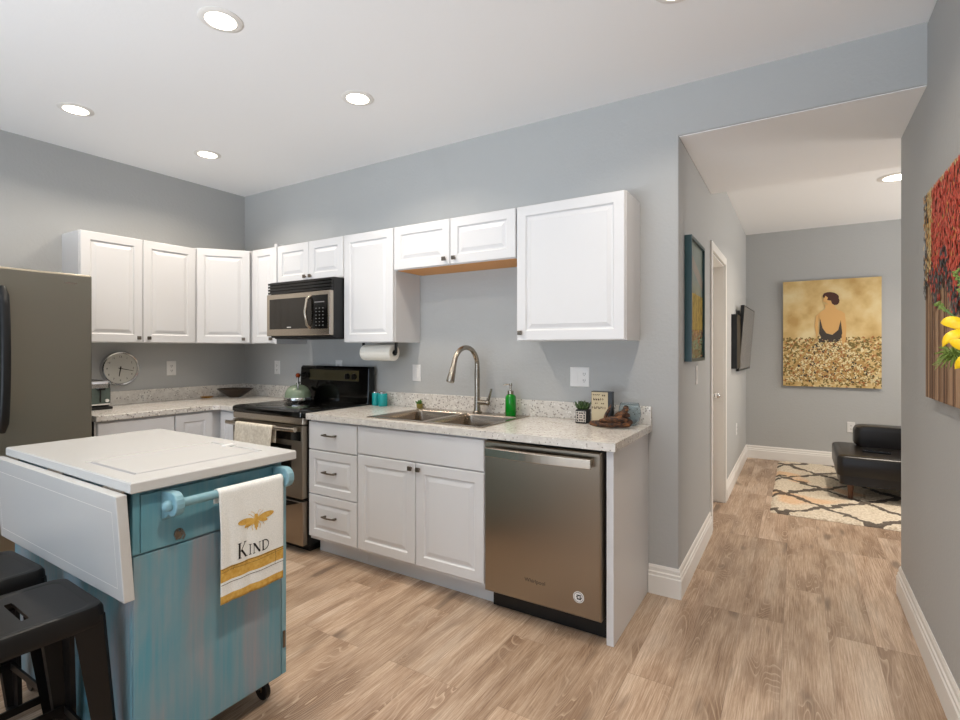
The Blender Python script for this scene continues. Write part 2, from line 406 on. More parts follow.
def upper(label, loc, rz, W, z0, z1, depth, doors, bottom=None):
    """doors: list of (x0,x1,knobx or None, knobz)"""
    t = thing('upper_cabinet', label, 'cabinet', loc, rz, GU)
    b = MB(); b.box(0, W, -(depth-.021), -.001, z0-loc[2], z1-loc[2]); 
    b.build('body', WHITE, t, .001, local=True)
    if bottom:
        MB().box(.015, W-.015, -(depth-.025), -.002, z0-loc[2]-.002, z0-loc[2]-.0002).build('bottom_panel', bottom, t, local=True)
    for x0, x1, kx, kz in doors:
        dd = raised_panel(x0, x1, z0-loc[2]+.002, z1-loc[2]-.002, -depth).build('door', WHITE, t, local=True)
        if kx is not None: knob(dd, kx, kz-loc[2], -depth)
    return t
UB, UT, UD = 1.373, 2.135, .287
# back wall uppers
def upb(x0, x1, z0, z1, label, doors, **k):
    return upper(label, (x0, 0, z0), 0, x1-x0, z0, z1, UD, [(a-x0, b-x0, (kx-x0) if kx is not None else None, kz) for a, b, kx, kz in doors], **k)
upb(.532, .822, UB, UT, 'narrow white upper cabinet squeezed between the corner cabinet and the microwave', [(.536, .818, .79, UB+.035)])
struct_f = B(.8225, .8485, -UD-.004, -.001, UB-.005, UT+.02).build('filler_strip', WHITE); tag(struct_f, 'thin white vertical filler strip at the left side of the microwave cabinet, slightly taller', 'trim strip')
upb(.85, 1.583, 1.836, UT, 'short white two-door upper cabinet directly over the microwave', [(.853, 1.215, 1.187, 1.872), (1.218, 1.580, 1.247, 1.872)])
upb(1.586, 2.049, UB, UT, 'tall white single-door upper cabinet between microwave and sink, above the paper towels', [(1.589, 2.046, None, 0)])
upb(2.052, 2.966, 1.848, UT, 'short wide white two-door upper cabinet bridging above the sink, raw wood underside', [(2.055, 2.505, 2.472, 1.885), (2.509, 2.963, 2.545, 1.885)], bottom=RAWWOOD)
upb(2.969, 3.59, UB, UT, 'large white single-door upper cabinet nearest the hall opening', [(2.972, 3.586, 3.0, UB+.045)])
# left wall uppers
t = upper('white two-door upper cabinet on the left wall above the clock, beside the fridge', (0, -1.382, UB), PI/2, .77, UB, UT-.012, UD,
      [(.003, .384, .352, UB+.035), (.388, .768, .42, UB+.035)])
# corner cabinet (diagonal face)
t = thing('corner_cabinet', 'white diagonal corner upper cabinet between the left wall and sink wall cabinets', 'cabinet', (0, 0, UB), 0)
P = [(.001, -.001), (.001, -.609), (.272, -.609), (.531, -.272), (.531, -.001)]
MB().hexa([(x, y, UB) for x, y in P], [(x, y, UT-.006) for x, y in P]).build('body', WHITE, t)
a = Vector((.287, -.609, 0)); b = Vector((.529, -.300, 0)); L = (b-a).length; ang = math.atan2(b.y-a.y, b.x-a.x)
dd = raised_panel(.004, L-.004, .002, UT-UB-.008, -.012, .018)
dd.v = [Matrix.Translation(Vector((a.x, a.y, UB))) @ Matrix.Rotation(ang, 4, 'Z') @ v for v in dd.v]
dobj = dd.build('door', WHITE, t)
kk = MB(); kk.cyl((L-.05, -.012, .035), (L-.05, -.026, .035), .006, seg=10); kk.box(L-.0625, L-.0375, -.038, -.026, .0225, .0475)
kk.v = [Matrix.Translation(Vector((a.x, a.y, UB))) @ Matrix.Rotation(ang, 4, 'Z') @ v for v in kk.v]
kk.build('knob', BRONZE, dobj, .003)

# base cabinets
CF = .626   # carcass front; doors to .646
def base(label, loc, rz, W, side=None):
    t = thing('base_cabinet', label, 'cabinet', loc, rz, GB)
    b = MB(); b.box(0, W, -CF, -.001, .105, .8765); b.box(.0, W, -.55, -.001, 0.0, .1045)
    b.build('body', WHITE, t, .001, local=True); return t
t = base('white base cabinet with three stacked drawers beside the stove', (1.648, 0, 0), 0, .431)
for z0, z1, flat in ((.687, .864, True), (.403, .681, False), (.128, .398, False)):
    dr = (flat_panel if flat else raised_panel)(.002, .428, z0, z1, -.646, **({} if flat else {'fr': .05})).build('drawer', WHITE, t, local=True)
    pull(dr, .205, (z0+z1)/2+.012, -.646)
t = base('white sink base cabinet with two tall doors under a flat false front', (2.081, 0, 0), 0, .894)
# sink base carcass must leave room for the bowls
bpy.data.objects.remove([o for o in bpy.data.objects if o.parent == t][0])
b = MB(); b.box(0, .894, -CF, -.001, .105, .70); b.box(0, .894, -CF, -.605, .70, .8765); b.box(0, .894, -.03, -.001, .70, .8765); b.box(0, .018, -.605, -.03, .70, .8765); b.box(.876, .894, -.605, -.03, .70, .8765); b.box(0, .894, -.55, -.001, 0, .1045)
b.build('body', WHITE, t, local=True)
flat_panel(.003, .891, .700, .864, -.646).build('false_front', WHITE, t, local=True)
for x0, x1, kx in ((.003, .443, .418), (.448, .891, .476)):
    dd = raised_panel(x0, x1, .128, .694, -.646).build('door', WHITE, t, local=True); knob(dd, kx, .664, -.646)
# left wall base : rz = 90deg ; local x -> world y
t = base('white base cabinet with wide drawer along the left wall beside the fridge', (0, -1.434, 0), PI/2, .476)
dr = flat_panel(.012, .472, .64, .864, -.646).build('drawer', WHITE, t, local=True); pull(dr, .25, .755, -.646, .13)
raised_panel(.012, .472, .128, .634, -.646).build('door', WHITE, t, local=True)
B(-.006, -.0005, -.63, -.001, 0, .8765).build('gap_shade_panel', BLACKM, t, local=True)['label'] = 'black side standing in for the shaded gap by the fridge'  # black sheet paints in the shade of the gap next to the fridge
t = base('white corner base cabinet with one raised-panel door at the end of the left run', (0, -.957, 0), PI/2, .955)
raised_panel(.004, .268, .128, .864, -.646).build('door', WHITE, t, local=True)
t = thing('base_cabinet', 'narrow white base cabinet in the inner corner just left of the stove', 'cabinet', (.648, 0, 0), 0, GB)
MB().box(0, .228, -CF, -.001, .105, .8765).box(0, .228, -.55, -.001, 0, .1045).build('body', WHITE, t, local=True)
raised_panel(.024, .224, .128, .864, -.646).build('door', WHITE, t, local=True)
# white end panel
o = B(3.602, 3.635, -.626, -.001, 0, .8765).build('end_panel', WHITE, bevel=.002); tag(o, 'tall plain white end panel closing the worktop run beside the dishwasher', 'panel')

# ------------------------------------------------------------------ worktops
t = thing('worktop', 'speckled cream worktop with backsplash holding the sink and reaching the hall', 'worktop', (2.65, -.33, .877))
m = MB()
sx0, sx1, sy0, sy1 = 2.14, 2.92, -.588, -.065
m.box(1.646, sx0, -.666, -.001, .877, .914); m.box(sx1, 3.654, -.666, -.001, .877, .914)
m.box(sx0, sx1, -.666, sy0, .877, .914); m.box(sx0, sx1, sy1, -.001, .877, .914)
m.build('slab', COUNTER, t)
B(1.655, 3.654, -.020, -.001, .914, 1.013).build('backsplash', COUNTER, t, .003)
t = thing('worktop', 'speckled cream L-shaped worktop running from the fridge round the corner to the stove', 'worktop', (.33, -.7, .877))
L_ = [(.001, -1.437), (.666, -1.437), (.666, -.70), (.70, -.666), (.878, -.666), (.878, -.001), (.001, -.001)]
MB().hexa([(x, y, .877) for x, y in L_], [(x, y, .914) for x, y in L_]).build('slab', COUNTER, t, .004)
MB().box(.001, .020, -1.437, -.001, .914, 1.013).box(.020, .876, -.020, -.001, .914, 1.013).build('backsplash', COUNTER, t)

# ------------------------------------------------------------------ sink + faucet
t = thing('kitchen_sink', 'stainless double bowl drop-in sink set in the speckled worktop', 'sink', (2.53, -.33, .9145))
m = MB(); zt = .9195
X0, X1, Y0, Y1 = 2.118, 2.938, -.606, -.046
bowls = [(2.152, 2.515), (2.545, 2.906)]; by0, by1 = -.575, -.155
def ringz(x0, x1, y0, y1, z, r=.04, n=5):
    pts = []
    for cx, cy, a0 in ((x1-r, y1-r, 0), (x0+r, y1-r, PI/2), (x0+r, y0+r, PI), (x1-r, y0+r, 3*PI/2)):
        for i in range(n): a = a0+PI/2*i/(n-1); pts.append((cx+r*math.cos(a), cy+r*math.sin(a), z))
    return pts
m.box(X0, bowls[0][0], Y0, Y1, .9145, zt); m.box(bowls[1][1], X1, Y0, Y1, .9145, zt)
m.box(bowls[0][0], bowls[1][1], Y0, by0, .9145, zt); m.box(bowls[0][0], bowls[1][1], by1, Y1, .9145, zt)
m.box(bowls[0][1], bowls[1][0], by0, by1, .9145, zt)
m.build('rim', SINKS, t, .002)
for x0, x1 in bowls:
    m = MB(); rs = [ringz(x0, x1, by0, by1, zt, .004), ringz(x0+.003, x1-.003, by0+.003, by1-.003, zt-.012, .04), ringz(x0+.006, x1-.006, by0+.006, by1-.006, .76, .05), ringz(x0+.03, x1-.03, by0+.03, by1-.03, .735, .06)]
    m.rings(rs, cap0=False); cx, cy = (x0+x1)/2, (by0+by1)/2
    m.cyl((cx, cy, .7352), (cx, cy, .738), .042)
    m.build('bowl', SINKS, t, smooth=True)
t = thing('faucet', 'tall brushed nickel gooseneck faucet standing behind the sink', 'faucet', (2.59, -.10, .9197))
fx, fy = 2.59, -.10
m = MB(); m.lathe([(.030, .9200), (.030, .928), (.022, .936), (.0195, .96), (.0185, 1.02)], (fx, fy, 0), 20)
dv = Vector((-.09, -.99, 0)).normalized(); pts = [Vector((fx, fy, 1.0)), Vector((fx, fy, 1.1)), Vector((fx, fy, 1.2))]
R = .115; c0 = Vector((fx, fy, 1.222))+dv*R
for i in range(0, 17):
    a = PI-PI*.925*i/16; pts.append(c0+dv*(R*math.cos(a))+Vector((0, 0, R*math.sin(a))))
m.tube(pts, [.0175]*3+[.0155]*(len(pts)-3), 16)
m.build('body', NICKEL, t, smooth=True)
e = pts[-1]; dn = (pts[-1]-pts[-2]).normalized()
MB().tube([e, e+dn*.035, e+dn*.048, e+dn*.118, e+dn*.126], [.0155, .017, .019, .0255, .023], 16).build('spray_head', NICKEL, t, smooth=True)
m = MB(); m.cyl((fx+.012, fy, .988), (fx+.078, fy-.004, .988), .0155); m.ball((fx+.08, fy-.004, .988), .018)
m.tube([(fx+.082, fy-.004, .992), (fx+.094, fy-.004, 1.03), (fx+.108, fy-.004, 1.078)], [.0095, .008, .006], 10, sq=(1, 1.3))
m.build('lever_handle', NICKEL, t, smooth=True)

# soap dispenser
def soap_mat():
    m = mat('green_soap', (10, 160, 40), .08); b = m.node_tree.nodes['Principled BSDF']; b.inputs['Transmission Weight'].default_value = .35; return m
t = thing('soap_dispenser', 'green liquid soap bottle with metal pump standing by the sink', 'soap dispenser', (2.828, -.092, .9195))
c = (2.828, -.092, .9200)
MB().lathe([(.030, 0), (.034, .006), (.034, .10), (.032, .116), (.024, .126), (.014, .130)], c, 24).build('bottle', soap_mat(), t, smooth=True)
m = MB(); m.lathe([(.019, .1305), (.019, .150), (.015, .152)], c, 20); m.lathe([(.006, .152), (.006, .180), (.010, .182), (.010, .194), (.006, .197)], c, 14)
m.tube([(c[0], c[1], c[2]+.190), (c[0]-.022, c[1]-.02, c[2]+.190), (c[0]-.034, c[1]-.03, c[2]+.184)], .0045, 8)
m.build('pump', NICKEL, t, smooth=True)

# ------------------------------------------------------------------ dishwasher
t = thing('dishwasher', 'stainless steel dishwasher with bowed bar handle under the right end of the worktop', 'dishwasher', (3.287, -.3, 0))
MB().box(2.985, 3.598, -.60, -.02, .10, .870).box(2.985, 3.598, -.57, -.02, 0, .10).build('body', BLACKM, t)
m = MB(); m.rings([[(2.983, y, z) , (3.588, y, z), (3.588, y, z2), (2.983, y, z2)] if False else [(2.983+i, y, .108+i), (3.588-i, y, .108+i), (3.588-i, y, .864-i), (2.983+i, y, .864-i)] for i, y, z, z2 in ((0, -.60, 0, 0), (0, -.652, 0, 0), (.006, -.660, 0, 0))])
dwd = m.build('door', STEEL, t)
m = MB()
for x in (3.03, 3.54): m.box(x-.012, x+.012, -.70, -.660, .806, .832)
n = 14
m.rings([[(3.012+(3.556-3.012)*i/n, y-.016*math.sin(PI*i/n), z) for y, z in ((-.690, .794), (-.706, .797), (-.706, .838), (-.690, .842))] for i in range(n+1)])
m.build('handle', STEELB, dwd, .002)
m = MB(); text_into(m, 'Whirlpool', .026, 0, face_xf((3.265, -.6605, .218), (1, 0, 0), (0, 0, 1))); m.build('wordmark', mat('wordmark_grey', (58, 52, 46), .4), dwd)
m = MB(); m.cyl((3.484, -.6601, .1995), (3.484, -.6612, .1995), .026, seg=28)
m.cyl((3.484, -.6612, .1995), (3.484, -.6614, .1995), .0225, seg=28, m=1); m.cyl((3.484, -.6614, .1995), (3.484, -.6616, .1995), .0205, seg=28)
for z, x0, x1 in ((.208, 3.475, 3.497), (.200, 3.473, 3.482), (.192, 3.476, 3.497), (.199, 3.489, 3.500)): m.box(x0, x1, -.6622, -.6616, z-.0028, z+.0028, 1)
m.build('badge', [TRIMP, INK], dwd)['label'] = 'round white badge with black mark'

# ------------------------------------------------------------------ stove
SX0, SX1 = .884, 1.640
t = thing('stove', 'black and stainless electric range with glass cooktop between the worktops', 'stove', (1.262, -.33, 0))
MB().box(SX0, SX1, -.640, -.03, .055, .885).box(SX0+.03, SX1-.03, -.60, -.05, 0, .055).build('body', BLACKM, t)
m = MB(); m.rings([ringz(SX0-.003+i, SX1+.003-i, -.695+i, -.03, z, .03, 5) for i, z in ((.012, .884), (.0, .890), (.0, .915), (.006, .924), (.014, .927))])
m.build('cooktop', BLACKG, t, smooth=True)
for cx, cy, r in ((1.08, -.50, .11), (1.45, -.50, .085), (1.08, -.22, .085), (1.45, -.22, .11)):
    MB().lathe([(r, .9272), (r-.004, .9276), (r-.008, .9272)], (cx, cy, 0), 40, cap0=False, cap1=False).build('burner_ring', mat('burner_print', (48, 48, 48), .2), t)
# backguard
m = MB(); prof = [(-.03, .915), (-.105, .915), (-.100, .965), (-.092, 1.18), (-.078, 1.195), (-.03, 1.195)]
m.rings([[(x, y, z) for y, z in prof] for x in (SX0+.006, SX1+.004)]); bg = m.build('backguard', BLACKG, t, .006)
m = MB()
def bgy(z): return -.100+(z-.965)/(1.18-.965)*.008-.0012
def bgquad(x0, x1, z0, z1, mi): m.quad([(x0, bgy(z0), z0), (x1, bgy(z0), z0), (x1, bgy(z1), z1), (x0, bgy(z1), z1)], mi)
bgquad(1.00, 1.545, 1.085, 1.165, 0)
m.build('control_panel', mat('display_olive', (66, 60, 40), .12), bg)
for x in (.935, .985, 1.43, 1.50):
    MB().cyl((x, bgy(1.12), 1.12), (x, bgy(1.12)-.022, 1.12), .023, .019, 20).box(x-.003, x+.003, bgy(1.12)-.030, bgy(1.12)-.02, 1.102, 1.138).build('burner_knob', BLACKM, bg)
# stainless strip, door, drawer
B(SX0+.004, SX1-.004, -.680, -.640, .838, .884).build('vent_strip', STEELB, t, .004)
ov = B(SX0+.004, SX1-.004, -.684, -.641, .362, .833).build('oven_door', STEEL, t, .006)
B(SX0+.11, SX1-.11, -.6855, -.684, .44, .70).build('oven_window', BLACKG, ov)
B(SX0+.02, SX1-.02, -.6858, -.6842, .735, .795).build('oven_door_band', BLACKG, ov)
m = MB()
for x in (SX0+.05, SX1-.05): m.box(x-.014, x+.014, -.735, -.684, .800, .826)
m.tube([(SX0+.012, -.734, .813), (SX0+.1, -.742, .813), (SX1-.1, -.742, .813), (SX1-.012, -.734, .813)], .0135, 14); m.build('oven_handle', STEELB, ov, smooth=True)
dr = B(SX0+.004, SX1-.004, -.682, -.641, .060, .345).build('storage_drawer', STEEL, t, .006)
m = MB(); m.rings([[(1.262+.33*s*(1-.0), -.683-.0 , z)] * 1 for s, z in ((0, 0),)] * 1 if False else [[(1.0+.6*i/12, -.6835, .338), (1.0+.6*i/12, -.6835, .338-.055*math.sin(PI*i/12)-.004), (1.0+.6*i/12, -.6822, .338-.055*math.sin(PI*i/12)-.004), (1.0+.6*i/12, -.6822, .338)] for i in range(13)])
m.build('drawer_recess', BLACKG, dr)

# dish towel on the oven handle
def drape(name, label, x0, x1, ybar, zbar, rb, front, back, mats, matfun=None, axis='x', seed=1, amp=.006, out=-1):
    """cloth over a bar. axis x: bar along x, front side towards -y. axis y: bar along y, front towards +x."""
    rnd = random.Random(seed); ph = [rnd.random()*6 for _ in range(3)]; nu, rows = 36, []
    n1 = 40
    path = [(-rb-.002, -front*(1-i/n1)) for i in range(n1)]+[(-(rb+.002)*math.cos(PI*i/8), (rb+.002)*math.sin(PI*i/8)) for i in range(9)]+[(rb+.002, -back*(i/12)) for i in range(1, 13)]
    m = MB(); W = x1-x0
    for (o, z) in path:
        row = []
        k = min(1, max(0, -z)/.12)
        for i in range(nu+1):
            u = i/nu
            wv = amp*k*(math.sin(u*7+ph[0])*.6+math.sin(u*13+ph[1]+z*6)*.35)+amp*k*.3
            pinch = 1-.05*k*(0.5)
            xx = x0+W*(.5+(u-.5)*pinch)
            zz = zbar+z - (.002*(1-u) if z < -front*.5 else 0)*(k)
            oo = o-(abs(wv) if o < 0 else 0)
            row.append((xx, ybar+oo, zz) if axis == 'x' else (ybar-oo, xx, zz))
        rows.append(row)
    i0 = len(m.v)
    for r in rows: m.v += [Vector(p) for p in r]
    for a_ in range(len(rows)-1):
        for i in range(nu):
            q = (i0+a_*(nu+1)+i, i0+a_*(nu+1)+i+1, i0+(a_+1)*(nu+1)+i+1, i0+(a_+1)*(nu+1)+i)
            m.f.append(q); m.m.append(matfun(a_, i/nu, path[a_]) if matfun else 0)
    return m, rows
m, _ = drape('x', '', 1.03, 1.430, -.742, .813, .0135, .30, .10, None, seed=4, amp=.010)
o = m.build('dish_towel', [DISH], smooth=True, solid=.003); tag(o, 'cream cloth hanging over the black oven door handle of the stove', 'towel')

# kettle
t = thing('kettle', 'sage green dome kettle with wooden grip on the black cooktop', 'kettle', (1.045, -.245, .928))
GK = mat('sage_enamel', (122, 138, 116), .16)
kc = (1.045, -.245, .928)
MB().lathe([(.085, 0), (.102, .006), (.104, .022), (.100, .030)], kc, 32).build('base_ring', CHROME, t, smooth=True)
MB().lathe([(.098, .0295), (.097, .045), (.090, .075), (.075, .100), (.052, .117), (.026, .125), (.0, .127)], kc, 32, cap1=False).build('body', GK, t, smooth=True)
vx = Vector((.78, -.62, 0)).normalized(); px_ = Vector((-vx.y, vx.x, 0))
m = MB(); m.lathe([(.012, .125), (.012, .132), (.020, .140), (.016, .148)], kc, 16)
K = Vector(kc)
pts = [K+vx*(.088*math.cos(a))+Vector((0, 0, .075+.122*math.sin(a))) for a in [PI*i/16*.9+.05*PI for i in range(17)]]
m.tube(pts[:6], .006, 8); m.tube(pts[11:], .006, 8); m.build('handle_frame', CHROME, t, smooth=True)
MB().tube(pts[5:12], [.010, .015, .018, .019, .018, .015, .010], 12).build('grip', mat('amber_wood', (120, 48, 14), .25), t, smooth=True)
sp = K-px_*-.0
MB().tube([K+vx*-.065+Vector((0, 0, .06)), K+vx*-.105+Vector((0, 0, .08)), K+vx*-.125+Vector((0, 0, .10))], [.022, .016, .012], 12).build('spout', GK, t, smooth=True)

# ------------------------------------------------------------------ microwave
t = thing('microwave', 'over-the-range stainless microwave with black vent grille hung under the short cabinet', 'microwave', (1.225, -.2, 1.41))
MX0, MX1 = .893, 1.584
B(MX0+.004, MX1-.002, -.375, -.002, 1.412, 1.833).build('body', BLACKM, t, .003)
m = MB()
for i in range(4): m.box(MX0, MX1, -.400+.004*(3-i)*0, -.376, 1.742+i*.0225, 1.742+i*.0225+.016)
m.box(MX0+.003, MX1-.003, -.385, -.376, 1.742, 1.83); m.build('vent_grille', BLACKG, t, .002)
dr = MB(); dr.box(MX0, MX1, -.410, -.376, 1.425, 1.737); dr = dr.build('door', STEELB, t, .004)
B(MX0+.035, 1.395, -.4115, -.410, 1.475, 1.700).build('door_window', DARKG, dr)
cp = B(1.40, 1.560, -.4125, -.410, 1.470, 1.708).build('control_panel', BLACKG, t)
m = MB()
for r in range(6):
    for c_ in range(3): m.box(1.440+c_*.035, 1.452+c_*.035, -.4132, -.4126, 1.492+r*.024, 1.497+r*.024)
m.box(1.43, 1.53, -.4132, -.4126, 1.655, 1.662); m.build('keypad_print', mat('keypad_grey', (120, 120, 120), .5), cp)
m = MB(); m.tube([(1.385, -.412, 1.478), (1.378, -.435, 1.50), (1.374, -.450, 1.59), (1.378, -.435, 1.68), (1.385, -.412, 1.702)], .0105, 12); m.build('handle', STEELB, dr, smooth=True)
B(1.13, 1.175, -.4122, -.4115, 1.484, 1.490).build('badge', TRIMP, dr)
B(MX0+.03, MX1, -.36, -.01, 1.405, 1.4118).build('bottom_plate', GAP, t)

# ------------------------------------------------------------------ fridge
t = thing('refrigerator', 'stainless side-by-side refrigerator with black handles against the left wall', 'refrigerator', (.40, -1.955, 0))
FX = .795
B(.03, FX-.068, -2.40, -1.508, .015, 1.755).build('body', mat('fridge_side_grey', (70, 70, 70), .5), t, .004)
for y0, y1, hy in ((-1.950, -1.508, -1.912), (-2.40, -1.956, -1.995)):
    dd = B(FX-.065, FX, y0, y1, .06, 1.760).build('door', FSTEEL, t, .012, seg=4)
    n = 16
    m = MB(); m.tube([(FX+.004+.048*math.sin(PI*i/n)**.5, hy, .89+(1.655-.89)*i/n) for i in range(n+1)], [.010]+[.017]*(n-1)+[.010], 12, sq=(1, 1.3)); m.build('handle', BLACKM, dd, smooth=True)
B(FX, FX+.0015, -1.645, -1.585, 1.700, 1.708).build('badge', STEELB, t)
B(.05, FX-.07, -2.38, -1.53, .0, .0149).build('foot_rail', BLACKM, t)

# ------------------------------------------------------------------ wall plates
def plate(label, cat, pos, rz, w=.073, h=.118, kind='outlet'):
    t = thing('wall_switch' if kind == 'switch' else 'wall_outlet', label, cat, pos, rz, 'white wall plates')
    m = MB(); m.rings([[(-w/2+i, y, -h/2+i), (w/2-i, y, -h/2+i), (w/2-i, y, h/2-i), (-w/2+i, y, h/2-i)] for i, y in ((0, -.0005), (0, -.003), (.004, -.006))])
    m.build('plate', TRIMP, t, local=True)
    cols = [0] if w < .09 else [-w/4, w/4]
    for ci, cx in enumerate(cols):
        q = MB()
        if kind == 'switch' or (w > .09 and ci == 0):
            q.box(cx-.016, cx+.016, -.0085, -.006, -.032, .032); q.build('rocker', TRIMP, t, .001, local=True)
        else:
            for s in (-1, 1):
                q.box(cx-.015, cx+.015, -.0075, -.006, s*.019-.014, s*.019+.014)
                q.box(cx-.007, cx-.0045, -.0079, -.0075, s*.019-.005, s*.019+.006, 1); q.box(cx+.0045, cx+.007, -.0079, -.0075, s*.019-.005, s*.019+.006, 1)
                q.box(cx-.002, cx+.002, -.0079, -.0075, s*.019-.012, s*.019-.008, 1)
            q.build('socket', [TRIMP, INK], t, local=True)
    return t
plate('white outlet plate on the left wall between clock and corner', 'outlet', (0, -.652, 1.172), PI/2)
plate('white outlet plate on the sink wall just left of the stove backguard', 'outlet', (.470, 0, 1.167), 0)
plate('white outlet plate half hidden behind the stove backguard', 'outlet', (1.232, 0, 1.180), 0)
plate('white switch plate left of the faucet behind the counter', 'switch', (2.018, 0, 1.157), 0, kind='switch')
plate('wide white double plate with outlet above the right end of the worktop', 'outlet', (3.240, 0, 1.163), 0, w=.118)
plate('white switch plate on the hall wall below the teal-framed picture', 'switch', (XO, .555, 1.165), PI/2, kind='switch')
plate('small outlet plate low on the living room left wall below the television', 'outlet', (XO, 3.03, .50), PI/2)
plate('small outlet plate low on the far wall behind the black bench', 'outlet', (4.842, YF, .45), 0)

# ------------------------------------------------------------------ clock on the left wall
t = thing('wall_clock', 'round chrome-rimmed wall clock under the left upper cabinets', 'clock', (0, -1.03, 1.182))
m = MB(); R_ = .128; cc = Vector((0, -1.03, 1.182))
def circ(r, x, n=48): return [cc+Vector((x, r*math.cos(2*PI*k/n), r*math.sin(2*PI*k/n))) for k in range(n)]
m.rings([circ(R_, .001), circ(R_, .030), circ(R_-.006, .038), circ(R_-.014, .036), circ(R_-.018, .024)], cap1=False); m.build('rim', CHROME, t, smooth=True)
MB().rings([circ(R_-.017, .020), circ(R_-.017, .0235)]).build('face', mat('clock_face', (190, 188, 180), .4), t)
for h in range(12):
    m = MB()
    a = PI/2-2*PI*h/12; pr = .088; body = str(12 if h == 0 else h)
    text_into(m, body, .020, 0, face_xf(cc+Vector((.024, pr*math.cos(a), pr*math.sin(a))), (0, 1, 0), (0, 0, 1)))
    m.build('numeral', INK, t)
def hand(name, ang, L, w, x):
    a = PI/2-ang; d_ = Vector((0, math.cos(a), math.sin(a))); p = Vector((0, -d_.z, d_.y)); c_ = cc+Vector((x, 0, 0))
    q = [c_-d_*.015+p*w, c_+d_*L+p*w*.5, c_+d_*L-p*w*.5, c_-d_*.015-p*w]
    MB().hexa(q, [v+Vector((.0012, 0, 0)) for v in q]).build(name, INK, t)
hand('hour_hand', math.radians(189), .060, .0045, .0255); hand('minute_hand', math.radians(103), .090, .0028, .0272)

# toaster
t = thing('toaster', 'chrome two-slice toaster on the left worktop beside the fridge', 'toaster', (.17, -1.305, .914))
B(.035, .310, -1.372, -1.198, .9145, .932).build('base', BLACKM, t, .004)
m = MB(); m.box(.04, .305, -1.368, -1.202, .932, 1.112); m.build('body', CHROME, t, .022, seg=4, smooth=False)
B(.3055, .309, -1.354, -1.216, .955, 1.060).build('end_panel', mat('toaster_grey', (92, 104, 98), .3, .4), t)
m = MB(); m.box(.3095, .312, -1.278, -1.270, .965, 1.05); m.box(.3095, .335, -1.294, -1.254, 1.048, 1.062); m.build('lever', BLACKM, t)
MB().cyl((.3095, -1.236, .975), (.320, -1.236, .975), .011).build('dial', TRIMP, t)
for y in (-1.318, -1.255): B(.07, .27, y-.012, y+.012, 1.1115, 1.1135).build('slot', GAP, t)

# wooden bowl + gold dish
rz = math.radians(38)
m = MB(); m.lathe([(.045, 0), (.055, .004), (.105, .040), (.150, .072), (.145, .074), (.100, .044), (.050, .010), (.0, .008)], (.205, -.225, .9145), 40, sx=1, sy=.72, rz=rz, cap1=False)
o = m.build('wooden_bowl', mat('dark_wood', (58, 46, 36), .4), smooth=True); tag(o, 'wide dark boat-shaped bowl in the corner of the left worktop', 'bowl')
m = MB(); m.lathe([(.03, 0), (.048, .006), (.052, .012), (.047, .011), (.028, .005), (0, .004)], (.075, -.40, .9145), 28, cap1=False)
o = m.build('gold_dish', mat('brass', (214, 160, 70), .25, 1), smooth=True); tag(o, 'tiny shallow gold dish on the left worktop near the dark bowl', 'dish')

# teal shakers
TQ = mat('turquoise_glaze', (18, 158, 160), .25)
def shaker(x, y, s, label):
    t = thing('shaker', label, 'shaker', (x, y, .9145), 0, 'turquoise shakers by the stove')
    MB().lathe([(.031*s, 0), (.034*s, .004), (.034*s, .088), (.031*s, .092)], (x, y, .9145), 24).build('jar', TQ, t, smooth=True)
    MB().lathe([(.029*s, .0922), (.029*s, .100), (.022*s, .104), (0, .105)], (x, y, .9145), 20, cap1=False).build('lid', CHROME, t, smooth=True)
shaker(1.700, -.078, .85, 'smaller turquoise shaker, the one touching the stove backguard'); shaker(1.775, -.088, 1.0, 'wider turquoise shaker standing to the right, nearer the sink')

# little succulent behind the sink
def spikes(mb, c, n, r, h, seed, m=0, wid=.006, lean=.8):
    rnd = random.Random(seed); c = Vector(c)
    for i in range(n):
        a = rnd.random()*2*PI; t_ = rnd.random()*lean; L = h*(.7+.4*rnd.random())
        d_ = Vector((math.cos(a)*math.sin(t_), math.sin(a)*math.sin(t_), math.cos(t_))); b_ = c+Vector((math.cos(a), math.sin(a), 0))*r*rnd.random()
        mb.tube([b_, b_+d_*L*.35, b_+d_*L*.75+Vector((0, 0, L*.05)), b_+d_*L], [wid*.5, wid, wid*.7, wid*.1], 6, m)
t = thing('potted_succulent', 'tiny succulent in a glass cup at the back left of the sink', 'plant', (2.085, -.045-.0, .9145))
MB().lathe([(.018, 0), (.022, .004), (.024, .030), (.022, .032), (.018, .028), (.0, .028)], (2.085, -.050, .9145), 20, cap1=False).build('pot', mat('amber_glass', (120, 110, 50), .15), t, smooth=True)
m = MB(); spikes(m, (2.085, -.050, .940), 16, .012, .032, 3); m.build('leaves', LEAF, t, smooth=True)

# paper towel
t = thing('paper_towel_roll', 'white paper towel roll mounted under the upper cabinet beside the microwave', 'paper towel', (1.83, -.16, 1.372))
m = MB(); yc, zc = -.16, 1.302
def ringx(x, r, n=36): return [(x, yc+r*math.cos(2*PI*k/n), zc+r*math.sin(2*PI*k/n)) for k in range(n)]
m.rings([ringx(1.668, .022), ringx(1.668, .052), ringx(1.672, .056), ringx(1.946, .056), ringx(1.950, .052), ringx(1.950, .022)], cap0=False, cap1=False)
m.rings([ringx(1.668, .022), ringx(1.95, .022)], cap0=False, cap1=False)
m.build('roll', cloth('paper', (232, 228, 218), (240, 237, 228)), t, smooth=True)
m = MB(); m.tube([(1.655, yc, zc), (1.965, yc, zc)], .008, 10); m.box(1.652, 1.660, yc-.010, yc+.010, zc, 1.3725); m.box(1.960, 1.968, yc-.010, yc+.010, zc, 1.3725); m.cyl((1.952, yc, zc), (1.958, yc, zc), .019)
